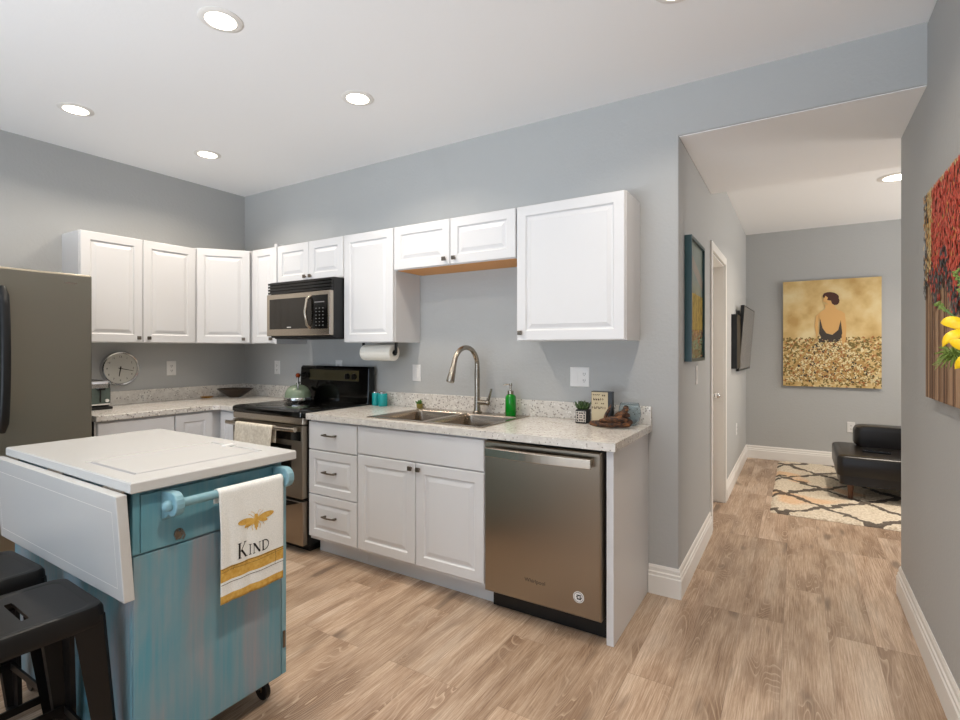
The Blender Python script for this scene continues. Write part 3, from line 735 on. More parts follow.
m.build('holder', BLACKM, t)

# plant in lattice box
t = thing('potted_succulent', 'succulent in a black cube pot with white lattice front beside the wooden sign', 'plant', (3.30, -.13, .9145))
x0, x1, y0, y1, zb = 3.276, 3.342, -.165, -.095, .9145
B(x0, x1, y0, y1, zb, zb+.076).build('pot', BLACKM, t, .004)
m = MB(); cx = (x0+x1)/2; cz = zb+.038
for k in range(-2, 3):
    m.box(cx+k*.0135-.0012, cx+k*.0135+.0012, y0-.0012, y0-.0002, zb+.008, zb+.068); m.box(x0+.008, x1-.008, y0-.0014, y0-.0003, cz+k*.0135-.0012, cz+k*.0135+.0012)
for k in range(24):
    a = 2*PI*k/24; 
    for r in (.012, .026): m.box(cx+r*math.cos(a)-.002, cx+r*math.cos(a)+.002, y0-.0016, y0-.0004, cz+r*math.sin(a)-.002, cz+r*math.sin(a)+.002)
m.build('lattice', mat('lattice_cream', (214, 206, 196), .6), t)
m = MB(); spikes(m, (cx, -.13, zb+.072), 34, .024, .052, 7, wid=.008, lean=1.0); m.build('leaves', mat('dark_succulent', (62, 84, 44), .5), t, smooth=True)

# wooden sign block
t = thing('block_sign', 'cream lettered block sign standing behind the driftwood on the worktop', 'sign', (3.42, -.19, .9145))
B(3.374, 3.489, -.180, -.146, .9145, 1.098).build('block', BLACKM, t)
B(3.376, 3.466, -.1815, -.1801, .918, 1.094).build('face', mat('cream_print', (186, 172, 142), .6), t)
m = MB(); rnd = random.Random(5)
def words(z, h, x0, x1, w):
    x = x0
    while x < x1:
        if rnd.random() < .16: x += w; continue
        m.box(x, x+w*.28, -.1822, -.1816, z-h/2, z+h/2)
        m.box(x, x+w*.75, -.1822, -.1816, z+h*(rnd.choice((-.5, 0, .5)))-.0008, z+h*(0)+.0010)
        x += w*1.15
words(1.078, .009, 3.384, 3.458, .009); words(1.056, .012, 3.386, 3.452, .011); words(1.034, .007, 3.396, 3.440, .008); words(1.010, .013, 3.380, 3.456, .010)
m.build('lettering', mat('brown_ink', (74, 56, 40), .8), t)

# driftwood + glass bowl
def drift_mat():
    m = mat('driftwood', (104, 66, 38), .7); nt = m.node_tree
    n = N(nt, 'ShaderNodeTexNoise', Scale=40., Detail=5., Distortion=1.2); nt.links.new(coords(nt, (1, 1, 2.5)), n.inputs['Vector'])
    setcol(m, ramp(nt, n.outputs[0], [(.38, (30, 20, 15)), (.55, (84, 52, 30)), (.72, (150, 98, 54))])); bump(nt, n.outputs[0], .7, .004); return m
DW = drift_mat()
m = MB(); rnd = random.Random(11)
def branch(pts, rr): m.tube(pts, rr, 10)
branch([(3.388, -.262, .935), (3.43, -.262, .936), (3.48, -.255, .933), (3.535, -.245, .937), (3.585, -.225, .936), (3.600, -.215, .935)], [.012, .020, .017, .0195, .017, .008])
branch([(3.455, -.222, .948), (3.49, -.215, .958), (3.53, -.20, .960), (3.575, -.19, .950), (3.600, -.18, .938)], [.010, .017, .019, .021, .012])
branch([(3.535, -.232, .957), (3.555, -.225, .985), (3.574, -.215, 1.012), (3.572, -.208, 1.036)], [.018, .016, .018, .014])
branch([(3.51, -.218, .965), (3.535, -.212, .990), (3.56, -.208, .992), (3.592, -.20, .975)], [.012, .016, .017, .012])
branch([(3.468, -.240, .955), (3.475, -.236, .985), (3.492, -.23, 1.015), (3.498, -.228, 1.040)], [.012, .010, .008, .004])
branch([(3.44, -.268, .950), (3.50, -.278, .968), (3.55, -.268, .972), (3.595, -.245, .962)], [.008, .011, .012, .007])
o = m.build('driftwood', DW, smooth=True, subsurf=1); tag(o, 'gnarled brown driftwood piece in front of the sign at the worktop end', 'driftwood')
m = MB(); gc = (3.560, -.100, .9145)
m.lathe([(.022, 0), (.034, .004), (.052, .030), (.060, .062), (.056, .098), (.048, .122), (.0465, .121), (.0545, .096), (.058, .062), (.050, .032), (.030, .008), (0, .006)], gc, 32, cap1=False)
o = m.build('glass_bowl', GLASS, smooth=True); tag(o, 'round clear glass candle bowl tucked behind the driftwood', 'glass bowl')

# ------------------------------------------------------------------ kitchen cart
CR = math.radians(-.5)
cart = thing('kitchen_cart', 'distressed teal rolling kitchen cart with white drop-leaf top', 'kitchen cart', (2.22, -1.885, 0), CR)
def loc(p): return p
cx0, cx1, cy0, cy1 = -.485, .453, -.250, .262   # local body
zb = .097
m = MB(); m.box(cx0, cx1, cy0, cy1, zb, .905); m.build('body', TEAL, cart, .003, local=True)
# front end face (towards +x): rails, drawer front, bottom panel
F = cx1
dfr = MB().box(F, F+.012, cy0+.022, cy1-.022, .722, .896).build('drawer_front', TEALP, cart, .003, local=True)
MB().box(F, F+.010, cy0+.003, cy1-.012, zb+.010, .716).build('end_panel', TEAL, cart, .002, local=True)
MB().box(F-.02, F+.011, cy0, cy0+.020, .722, .903).build('corner_post', TEALP, cart, .002, local=True)
m = MB(); zz = .747; yy = -.120
m.tube([(F+.013, yy+.012*math.cos(a), zz+.014*math.sin(a)+.004) for a in [2*PI*i/12 for i in range(13)]], .003, 6)
m.box(F+.012, F+.015, yy-.009, yy+.007, zz-.014, zz+.010); m.tube([(F+.018, yy+.010, zz+.010), (F+.022, yy+.014, zz-.004), (F+.018, yy+.010, zz-.016)], .0028, 6)
m.ball((F+.017, yy-.006, zz+.014), .004); m.ball((F+.017, yy+.006, zz+.014), .004)
m.build('keyhole_plate', BRONZE, dfr, local=True, smooth=True)
# door slab on the +y side, standing proud
dd = MB().box(cx0+.01, cx1+.002, cy1+.0005, cy1+.020, .100, .86).build('door', TEALL, cart, .002, local=True)
MB().box(cx1-.006, cx1+.006, cy1+.004, cy1+.014, .20, .262).build('hinge', BRONZE, dd, local=True)
# top
TX0, TX1, TY0, TY1, TZ0, TZ1 = -.505, .500, -.271, .292, .912, .945
m = MB()
def rr(i, z, x0=TX0, x1=TX1, y0=TY0, y1=TY1): return [(x0+i, y0+i, z), (x1-i, y0+i, z), (x1-i, y1-i, z), (x0+i, y1-i, z)]
m.rings([rr(.003, TZ0), rr(0, TZ0+.003), rr(0, TZ1-.004), rr(.004, TZ1)], cap1=False)
# top surface with a cutting-board outline groove
gx0, gx1, gy0, gy1 = .055, .400, TY0+.05, TY1-.07
O = rr(.004, TZ1); G = [(gx0, gy0, TZ1), (gx1, gy0, TZ1), (gx1, gy1, TZ1), (gx0, gy1, TZ1)]
for k in range(4): m.quad([O[k], O[(k+1) % 4], G[(k+1) % 4], G[k]])
def gr(i, z): return [(gx0+i, gy0+i, z), (gx1-i, gy0+i, z), (gx1-i, gy1-i, z), (gx0+i, gy1-i, z)]
m.rings([gr(0, TZ1), gr(.003, TZ1-.005), gr(.013, TZ1-.005), gr(.018, TZ1-.0008)], cap0=False)
for _k in range(len(m.m)-9, len(m.m)-1): m.m[_k] = 1
WTOP = mat('white_painted_wood', (198, 197, 194), .26)
m.build('top', [WTOP, mat('groove_grey', (168, 168, 170), .6)], cart, local=True)
MB().box(.18, .205, gy1-.03, gy1+.012, TZ1-.001, TZ1+.004).build('board_latch', TRIMP, cart, local=True)
MB().box(TX0+.02, cx1-.002, TY0+.012, cy1, .9055, .9118).build('top_rail', TEALP, cart, local=True)
# drop leaf, hanging on hinges and leaning slightly in at the bottom
m = MB(); lx0, lx1 = TX0-.008, .489
yt, ybm, zt_, zb_ = -.275, -.2535, .912, .603
th = .029
m.hexa([(lx0, ybm-th, zb_), (lx1, ybm-th, zb_), (lx1, ybm, zb_), (lx0, ybm, zb_)], [(lx0, yt-th, zt_), (lx1, yt-th, zt_), (lx1, yt, zt_), (lx0, yt, zt_)])
leaf = m.build('drop_leaf', WTOP, cart, .003, local=True)
m = MB()
def lq(x0, x1, z0, z1):
    f_ = lambda z: ybm+(yt-ybm)*(z-zb_)/(zt_-zb_)-th-.0006
    m.quad([(x0, f_(z0), z0), (x1, f_(z0), z0), (x1, f_(z1), z1), (x0, f_(z1), z1)])
lq(lx0+.03, lx1-.03, .862, .8632); lq(lx0+.03, lx1-.03, .640, .6412); lq(lx0+.03, lx0+.0312, .6412, .862); lq(lx1-.0312, lx1-.03, .6412, .862)
m.build('leaf_groove', mat('groove_light', (236, 232, 222), .6), leaf, local=True)
for hx in (-.42, -.02, .40):
    MB().tube([(hx-.06, TY0-.002, .9125), (hx+.06, TY0-.002, .9125)], .004, 8).build('hinge', STEELB, cart, local=True)
# towel bar
for y, nm in ((-.160, 'bar_bracket'), (.228, 'bar_bracket')):
    m = MB(); pf = [(F+.012, .905-.03), (F+.075, .905-.03)]
    pts = [(F+.0125, .896)]+[(F+.068+.036*math.cos(a), .862+.036*math.sin(a)) for a in [PI/2-PI*i/10*1.15 for i in range(11)]]+[(F+.040, .818), (F+.0125, .806)]
    th2 = .013
    m.rings([[(x, y+s, z) for x, z in pts] for s in (-th2, th2)]); m.build(nm, TEALL, cart, .004, local=True)
    MB().ball((F+.068, y-.020 if y < 0 else y+.012, .860), .017).build('bar_cap', TEALL, cart, local=True, smooth=True)
MB().cyl((F+.068, -.15, .860), (F+.068, .23, .860), .0135).build('towel_bar', TEALL, cart, local=True, smooth=True)
# casters
for x, y in ((cx1-.07, cy1-.03), (cx1-.07, cy0+.035), (cx0+.06, cy1-.03), (cx0+.06, cy0+.035)):
    m = MB(); m.box(x-.02, x+.02, y-.02, y+.02, .100, .1045)
    m.hexa([(x-.008, y-.014, .034), (x+.012, y-.014, .034), (x+.012, y-.011, .034), (x-.008, y-.011, .034)], [(x-.018, y-.016, .1), (x+.018, y-.016, .1), (x+.018, y-.012, .1), (x-.018, y-.012, .1)])
    m.hexa([(x-.008, y+.011, .034), (x+.012, y+.011, .034), (x+.012, y+.014, .034), (x-.008, y+.014, .034)], [(x-.018, y+.012, .1), (x+.018, y+.012, .1), (x+.018, y+.016, .1), (x-.018, y+.016, .1)])
    c_ = m.build('caster', STEELB, cart, local=True)
    m = MB(); m.cyl((x, y-.0095, .0365), (x, y+.0095, .0365), .036, seg=28); m.cyl((x, y-.017, .0365), (x, y+.017, .0365), .006); m.build('wheel', BLACKM, c_, .003, local=True)

# printed towel on the cart's bar
def tm(row, u, p):
    z = p[1]
    if p[0] < 0:
        if z < -.330: return 1
        if z < -.290: return 0
        if z < -.240: return 1
    return 0
M_cart = WM[cart]
m, rows = drape('x', '', -.032, .208, F+.068, .860, .0135, .352, .035, None, tm, axis='y', seed=9, amp=.007)
m.v = [M_cart @ v for v in m.v]
tw = m.build('kitchen_towel', [TOWEL, GOLD], smooth=True, solid=.002)
tag(tw, 'white bee-print towel with gold stripes hanging on the teal cart bar', 'towel')
# print: bee, KIND, stripe outlines. mapped on the cloth front: s in 0..1 across, drop in metres below the bar
def towel_pt(s, drop, lift=.0022):
    drop = min(max(drop, 0), .351)
    n1 = 40; fr_ = (1-drop/.352)*n1; a_ = min(int(fr_), n1-2); ta = fr_-a_; ui = min(max(s, 0), 1)*36; i_ = min(int(ui), 35); tb = ui-i_
    p00, p01, p10, p11 = (Vector(rows[a_][i_]), Vector(rows[a_][i_+1]), Vector(rows[a_+1][i_]), Vector(rows[a_+1][i_+1]))
    p = (p00*(1-tb)+p01*tb)*(1-ta)+(p10*(1-tb)+p11*tb)*ta
    return M_cart @ (p+Vector((lift, 0, 0)))
TWW = .240
def poly(mb, pts, mi=0):       # pts in metres: (x across from left, y drop)
    mb.quad([towel_pt(x/TWW, y) for x, y in pts], mi)
def stroke(mb, pts, w, mi=0):
    for (xa, ya), (xb, yb) in zip(pts, pts[1:]):
        dx, dy = xb-xa, yb-ya; L = math.hypot(dx, dy); nx, ny = -dy/L*w/2, dx/L*w/2; n = max(1, int(L/.012))
        for i in range(n):
            a0, a1 = i/n, (i+1)/n
            poly(mb, [(xa+dx*a0+nx, ya+dy*a0+ny), (xa+dx*a1+nx, ya+dy*a1+ny), (xa+dx*a1-nx, ya+dy*a1-ny), (xa+dx*a0-nx, ya+dy*a0-ny)], mi)
def ell(mb, cx, cy, a, b, rot, n=20, mi=0):
    pts = [(cx+a*math.cos(t)*math.cos(rot)-b*math.sin(t)*math.sin(rot), cy+a*math.cos(t)*math.sin(rot)+b*math.sin(t)*math.cos(rot)) for t in [2*PI*k/n for k in range(n)]]
    for k in range(n): poly(mb, [(cx, cy), pts[k], pts[(k+1) % n]], mi)
bee = MB(); bx, by = .128, .112
ell(bee, bx-.036, by-.001, .032, .0105, .06); ell(bee, bx+.038, by-.005, .032, .0105, -.10)
ell(bee, bx-.022, by+.010, .022, .007, -.35); ell(bee, bx+.024, by+.006, .022, .007, .30)
ell(bee, bx, by-.012, .007, .007, 0); ell(bee, bx, by, .010, .012, 0)
stroke(bee, [(bx, by+.008), (bx, by+.018)], .018); stroke(bee, [(bx, by+.018), (bx, by+.028)], .013); stroke(bee, [(bx, by+.027), (bx, by+.036)], .006)
for s in (-1, 1):
    stroke(bee, [(bx+s*.004, by-.017), (bx+s*.010, by-.026), (bx+s*.018, by-.029)], .0013); stroke(bee, [(bx+s*.008, by-.008), (bx+s*.018, by-.018), (bx+s*.028, by-.024)], .0016)
    stroke(bee, [(bx+s*.008, by+.008), (bx+s*.016, by+.020), (bx+s*.013, by+.034)], .002); stroke(bee, [(bx+s*.008, by+.004), (bx+s*.026, by+.014), (bx+s*.032, by+.026)], .0016)
bee.build('bee_print', GOLD, tw)
K_ = MB(); base_y = .224; x = .060
def serif(xc, y, w=.010): stroke(K_, [(xc-w/2, y), (xc+w/2, y)], .0022)
H = .048; stroke(K_, [(x+.006, base_y), (x+.006, base_y-H)], .0068); serif(x+.006, base_y, .014); serif(x+.006, base_y-H, .014)
stroke(K_, [(x+.010, base_y-H*.45), (x+.028, base_y-H)], .0026); serif(x+.028, base_y-H, .010); stroke(K_, [(x+.013, base_y-H*.55), (x+.031, base_y)], .0066); serif(x+.032, base_y, .012)
h = .033; x = .107; stroke(K_, [(x, base_y), (x, base_y-h)], .0030); serif(x, base_y, .009); serif(x, base_y-h, .009)
x = .120; stroke(K_, [(x, base_y), (x, base_y-h)], .0020); serif(x, base_y, .008); serif(x, base_y-h, .007); stroke(K_, [(x, base_y-h), (x+.021, base_y)], .0062); stroke(K_, [(x+.021, base_y), (x+.021, base_y-h)], .0020); serif(x+.021, base_y-h, .008)
x = .154; stroke(K_, [(x, base_y), (x, base_y-h)], .0056); serif(x, base_y, .010); serif(x, base_y-h, .010)
dp = [(x, base_y-h)]+[(x+.006+.017*math.sin(t), base_y-h/2-h/2*math.cos(t)) for t in [PI*k/10 for k in range(11)]]+[(x, base_y)]
stroke(K_, dp, .0034)
K_.build('word_print', INK, tw)
s_ = MB()
for dpt in (.240, .290): stroke(s_, [(0.001, dpt), (TWW-.001, dpt)], .0018)
stroke(s_, [(.001, .251), (.05, .248), (.11, .252), (TWW-.001, .247)], .0010); stroke(s_, [(.048, .241), (.044, .253)], .0012); stroke(s_, [(.205, .242), (.208, .266), (.204, .289)], .0012)
s_.build('stripe_print', mat('brown_line', (86, 66, 34), .9), tw)

# ------------------------------------------------------------------ stools
SM = mat('black_painted_steel', (12, 10, 9), .40, 0, Specular_IOR_Level=.35)
def stool(label, x, y, rz, src=None):
    if src:
        c = copy_tree(src); c.location = (x, y, 0); c.rotation_euler = (0, 0, rz); c['label'] = label; return c
    t = thing('metal_stool', label, 'stool', (x, y, 0), rz, 'black metal counter stools at the cart')
    h = .600; a = .160
    # seat: rounded square dished plate with slot
    m = MB()
    def rs(s, z, r): return ringz(-s, s, -s, s, z, r, 6)
    m.rings([rs(a+.002, h-.052, .030), rs(a, h-.012, .034), rs(a-.005, h-.002, .036), rs(a-.014, h, .036), rs(a-.030, h-.003, .03)], cap0=False, cap1=False)
    inn = rs(a-.030, h-.003, .03); n = len(inn)
    slot = [(.060*math.cos(t_)+(.0 if True else 0), .012*math.sin(t_), h-.004) for t_ in [2*PI*k/n+PI/(4*1.2)*0 for k in range(n)]]
    # align ring order: inn starts at corner (+,+) going ccw from angle 0
    ang_in = [math.atan2(p[1], p[0]) for p in inn]
    slot = [(.088*math.copysign(abs(math.cos(q))**.7, math.cos(q)), .011*math.copysign(abs(math.sin(q))**.7, math.sin(q)), h-.004) for q in ang_in]
    m.rings([inn, slot], cap0=False, cap1=False); m.rings([slot, [(p[0], p[1], h-.014) for p in slot]], cap0=False, cap1=False)
    m.build('seat', SM, t, local=True, smooth=True)
    m = MB(); m.rings([rs(a-.002, h-.058, .03), rs(a+.003, h-.050, .03), rs(a+.003, h-.046, .03)], cap0=False, cap1=False); m.build('apron', SM, t, local=True, smooth=True)
    f0 = .196
    for sx in (-1, 1):
        for sy in (-1, 1):
            m = MB()
            def sec(k, z):      # L/angle profile section; k=half spread, w=flange width
                c_ = a-.002+(f0-a)*(1-z/(h-.02)); w_ = .040+.042*z/h
                pts = [(c_, c_), (c_-w_, c_), (c_-w_, c_-.004), (c_-.012, c_-.012), (c_-.004, c_-w_), (c_, c_-w_)]
                pts = [(c_-.010, c_), (c_-w_, c_-.002), (c_-w_+.004, c_-.014), (c_-.020, c_-.020), (c_-.014, c_-w_+.004), (c_-.002, c_-w_), (c_, c_-.010)]
                pts = [(px*sx, py*sy, z) for px, py in pts]
                return pts if sx*sy > 0 else pts[::-1]
            m.rings([sec(0, 0.012), sec(0, .2), sec(0, .4), sec(0, h-.03)])
            lg = m.build('leg', SM, t, local=True)
            q = f0-.022; MB().box(q*sx-.02, q*sx+.02, q*sy-.02, q*sy+.02, 0, .013).build('rubber_foot', BLACKM, lg, .003, local=True)
    q = a+(f0-a)*(1-.17/h)-.020
    for k in range(4):
        r_ = Matrix.Rotation(PI/2*k, 4, 'Z'); m = MB(); m.box(-q, q, q-.009, q-.002, .160, .184); m.v = [r_ @ v for v in m.v]; m.build('brace', SM, t, local=True)
    m = MB(); m.box(-q, q, -.008, .008, .172, .176)
    return t
st = stool('black metal stool nearest the camera, slotted seat against the hanging leaf', 2.482, -2.343, math.radians(-2))
stool('black metal stool further back, second beside the white drop leaf', 2.050, -2.343, math.radians(1), st)

# ------------------------------------------------------------------ living room
def rug_mat():
    m = mat('cream_shag', (214, 200, 178), .95); nt = m.node_tree
    n = N(nt, 'ShaderNodeTexNoise', Scale=60., Detail=4.); nt.links.new(coords(nt), n.inputs['Vector'])
    g = N(nt, 'ShaderNodeNewGeometry'); sep = N(nt, 'ShaderNodeSeparateXYZ')
    nw = N(nt, 'ShaderNodeTexNoise', Scale=9., Detail=3.); nt.links.new(g.outputs['Position'], nw.inputs['Vector'])
    add = mix(nt, g.outputs['Position'], nw.outputs['Color'], .13); 
    nt.links.new(add, sep.inputs[0])
    def mth(op, a, b=None):
        q = N(nt, 'ShaderNodeMath', operation=op)
        for i, v in enumerate((a, b)):
            if v is None: continue
            if isinstance(v, float): q.inputs[i].default_value = v
            else: nt.links.new(v, q.inputs[i])
        return q.outputs[0]
    u = mth('MULTIPLY', sep.outputs[0], 2.0); v = mth('MULTIPLY', sep.outputs[1], 1.75)
    def line(a):
        f_ = mth('FRACT', a); d_ = mth('ABSOLUTE', mth('SUBTRACT', f_, .5)); return mth('LESS_THAN', d_, .065)
    k = mth('MAXIMUM', line(mth('ADD', u, v)), line(mth('SUBTRACT', u, v)))
    base = ramp(nt, n.outputs[0], [(.35, (196, 180, 156)), (.6, (226, 214, 194))])
    bl = N(nt, 'ShaderNodeTexNoise', Scale=2.2, Detail=1.); nt.links.new(g.outputs['Position'], bl.inputs['Vector'])
    br = N(nt, 'ShaderNodeValToRGB'); nt.links.new(bl.outputs[0], br.inputs[0]); e = br.color_ramp.elements; e[0].position = .58; e[0].color = (0, 0, 0, 1); e[1].position = .66; e[1].color = (.5, .5, .5, 1)
    base = mix(nt, base, (226, 170, 112), br.outputs[0])
    setcol(m, mix(nt, base, (72, 62, 54), mixfac(nt, k, .9))); bump(nt, n.outputs[0], 1., .015); return m
m = MB(); rnd = random.Random(3); nx, ny = 90, 80
rx0, rx1, ry0, ry1 = 4.14, 6.6, 1.90, 4.12
def rp(i, j):
    e_ = (i in (0, nx)) or (j in (0, ny))
    return (rx0+(rx1-rx0)*i/nx+rnd.uniform(-.006, .006)*e_, ry0+(ry1-ry0)*j/ny+rnd.uniform(-.006, .006)*e_, .002 if e_ else .019+rnd.uniform(-.004, .004))
i0 = 0; m.v = [Vector(rp(i, j)) for j in range(ny+1) for i in range(nx+1)]
for j in range(ny):
    for i in range(nx): m.f.append((j*(nx+1)+i, j*(nx+1)+i+1, (j+1)*(nx+1)+i+1, (j+1)*(nx+1)+i)); m.m.append(0)
o = m.build('area_rug', rug_mat(), smooth=True); tag(o, 'cream shag rug with dark diamond lattice on the living room floor', 'rug')

t = thing('leather_bench', 'black leather bench on tapered wooden legs standing on the cream rug', 'bench', (5.5, 2.95, .024))
bx0, bx1, by0_, by1_ = 4.625, 6.30, 2.58, 3.42
m = MB(); m.rings([ringz(bx0+i, bx1-i, by0_+i, by1_-i, z, .05, 5) for i, z in ((.004, .225), (0, .235), (0, .372), (.006, .388), (.022, .398), (.05, .403))]); m.build('seat', LEATHER, t, smooth=True)
m = MB(); m.rings([ringz(bx0+.02, bx1-.02, by0_+.02, by1_-.02, z, .04, 5) for z in (.145, .224)]); m.build('base_frame', LEATHER, t, smooth=True)
for x in (bx0+.10, bx1-.10):
    for y in (by0_+.07, by1_-.07):
        MB().cyl((x, y, .024), (x, y, .1452), .017, .027, 14).build('leg', WOODLEG, t, smooth=True)
m = MB(); m.rings([ringz(4.79+i, 6.25-i, 3.13, 3.36, z, .05, 5) for i, z in ((.03, .404), (0, .43), (0, .55), (.015, .585), (.05, .598))])
o = m.build('bolster', LEATHER, smooth=True); tag(o, 'long black leather bolster cushion lying along the back of the bench', 'cushion')
m = MB(); m.box(-.10, .10, -.022, .022, 0, .018); m.v = [Matrix.Translation((4.93, 2.86, .4035)) @ Matrix.Rotation(math.radians(-8), 4, 'Z') @ v for v in m.v]
o = m.build('remote_control', BLACKG, bevel=.005); tag(o, 'slim black remote control lying on the bench seat', 'remote control')

# television on an arm
t = thing('television', 'flat black television tilted on a wall arm in the living room', 'television', (XO, 3.4, 1.42))
A = Vector((3.875, 2.95, 0)); Bv = Vector((3.900, 4.02, 0)); dirv = (Bv-A).normalized(); nrm = Vector((dirv.y, -dirv.x, 0))
zt2, zb2 = 1.775, 1.10; tilt = .052
def tvp(s, z, o_): # s along, o_ thickness toward the room
    k_ = (z-zb2)/(zt2-zb2); return A+dirv*s+nrm*(o_-tilt*(1-k_))+Vector((0, 0, z))
L = (Bv-A).length
m = MB(); m.hexa([tvp(0, zb2, -.026), tvp(L, zb2, -.026), tvp(L, zb2, 0), tvp(0, zb2, 0)], [tvp(0, zt2, -.035), tvp(L, zt2, -.035), tvp(L, zt2, 0), tvp(0, zt2, 0)]); m.build('casing', BLACKM, t, .003)
m = MB(); m.quad([tvp(.012, zb2+.02, .001), tvp(L-.012, zb2+.02, .001), tvp(L-.012, zt2-.012, .001), tvp(.012, zt2-.012, .001)]); m.build('screen', mat('tv_screen', (96, 90, 84), .16), t)
B(XO+.001, XO+.050, 2.55, 2.90, 1.14, 1.66).build('cable_box', BLACKM, t)
m = MB(); m.box(XO+.001, XO+.012, 3.3, 3.6, 1.3, 1.6); m.box(XO+.012, 3.815, 3.42, 3.46, 1.42, 1.46)
for k_ in range(2):
    m.tube([(XO+.045, 2.80+.03*math.cos(q), 1.66+.05*math.sin(q)) for q in [PI*2*i/14 for i in range(15)]], .006, 6)
m.tube([(XO+.02, 2.84, 1.62), (XO+.04, 2.9, 1.55), (XO+.035, 2.95, 1.45)], .012, 8)
m.build('wall_arm', BLACKM, t)

# ------------------------------------------------------------------ pictures
def art_canvas(t, o, right, up, W, H, depth, edge, base, shapes, cols, name='canvas'):
    """o = bottom-left corner of the front face; shapes: (col index, layer, [(u,v)...])"""
    o = Vector(o); right = Vector(right); up = Vector(up); n = right.cross(up)
    m = MB(); q = [o, o+right*W, o+right*W+up*H, o+up*H]
    m.hexa([p-n*depth for p in q], q, 0); m.m[1] = 1
    for qi, (ci, layer, pts) in enumerate(shapes):
        m.quad([o+right*min(max(u, 0), W)+up*min(max(v, 0), H)+n*(.0004+.0003*layer+qi*1.2e-6) for u, v in pts], 2+ci)
    return m.build(name, [edge, base]+cols, t)
def dab(u, v, a, b, rot, n=6):
    return [(u+a*math.cos(k*2*PI/n)*math.cos(rot)-b*math.sin(k*2*PI/n)*math.sin(rot), v+a*math.cos(k*2*PI/n)*math.sin(rot)+b*math.sin(k*2*PI/n)*math.cos(rot)) for k in range(n)]
def paint_base(name, stops, sc=(4, 4, 4), detail=5., rough=.55):
    m = mat(name, stops[0][1], rough); nt = m.node_tree
    n = N(nt, 'ShaderNodeTexNoise', Scale=1., Detail=detail); nt.links.new(coords(nt, sc), n.inputs['Vector'])
    setcol(m, ramp(nt, n.outputs[0], stops)); return m
# far wall: figure in a dress seen from behind
t = thing('canvas_painting', 'square gold-toned painting of a seated dancer from behind on far wall', 'painting', (4.64, YF, .895))
W_, H_ = .925, 1.225
rnd = random.Random(21); sh = []
gold_bg = paint_base('ochre_ground', [(.3, (190, 154, 92)), (.5, (214, 186, 128)), (.7, (226, 208, 160))], (5, 5, 5))
cols = [mat('p_skin', (214, 168, 104), .6), mat('p_hair', (70, 34, 22), .6), mat('p_dark', (62, 54, 46), .6), mat('p_cream', (228, 214, 168), .6), mat('p_olive', (122, 104, 52), .6), mat('p_rust', (168, 108, 60), .6), mat('p_tan', (186, 150, 90), .6)]
for _ in range(1500):     # meadow of dabs, lower part
    v = rnd.random()**.8*.46*H_; u = rnd.random()*W_
    sh.append((rnd.choice((3, 4, 4, 4, 5, 6, 4)), 1, dab(u, v, rnd.uniform(.008, .02), rnd.uniform(.005, .012), rnd.random()*3)))
def P_(pts): return [(x*W_, y*H_) for x, y in pts]
# skirt mass, back, bodice, neck, head (soft edged by many dabs)
sh.append((6, 2, P_([(.38, .48), (.62, .47), (.72, .34), (.86, .20), (.80, .08), (.20, .06), (.10, .18), (.26, .36)])))
for _ in range(1500):
    v = rnd.random(); wdt = .12+.36*(1-v)**1.1; u = .5+rnd.uniform(-wdt, wdt)
    sh.append((rnd.choice((3, 3, 3, 4, 2, 6, 5)), 3, dab(u*W_, (.05+v*.43)*H_, rnd.uniform(.006, .016), rnd.uniform(.004, .010), rnd.random()*3)))
sh.append((0, 4, P_([(.40, .50), (.60, .49), (.62, .62), (.635, .68), (.56, .725), (.53, .77), (.44, .77), (.45, .73), (.385, .69), (.39, .60)])))
sh.append((0, 5, P_([(.60, .71), (.645, .68), (.66, .56), (.655, .44), (.625, .38), (.61, .46), (.60, .58)])))
sh.append((0, 5, P_([(.39, .69), (.375, .60), (.38, .52), (.36, .46), (.34, .56), (.35, .66)])))
sh.append((2, 6, P_([(.395, .64), (.42, .55), (.46, .50), (.52, .485), (.58, .53), (.605, .62), (.62, .50), (.60, .44), (.42, .44), (.385, .50)])))
for _ in range(60): sh.append((2, 7, dab((.5+rnd.uniform(-.11, .11))*W_, (.45+rnd.uniform(-.03, .03))*H_, .014, .008, rnd.random()*3)))
sh.append((0, 6, P_([(.43, .80), (.50, .76), (.54, .80), (.52, .84), (.45, .86)])))
sh.append((1, 7, dab(.505*W_, .842*H_, .078, .048, -.25, 14))); sh.append((1, 7, dab(.55*W_, .80*H_, .040, .050, .1, 10))); sh.append((0, 8, P_([(.42, .80), (.455, .79), (.475, .83), (.45, .85)])))
art_canvas(t, (4.186, YF-.035, .895), (1, 0, 0), (0, 0, 1), W_, H_, .033, mat('canvas_edge', (72, 56, 34), .7), gold_bg, sh, cols)
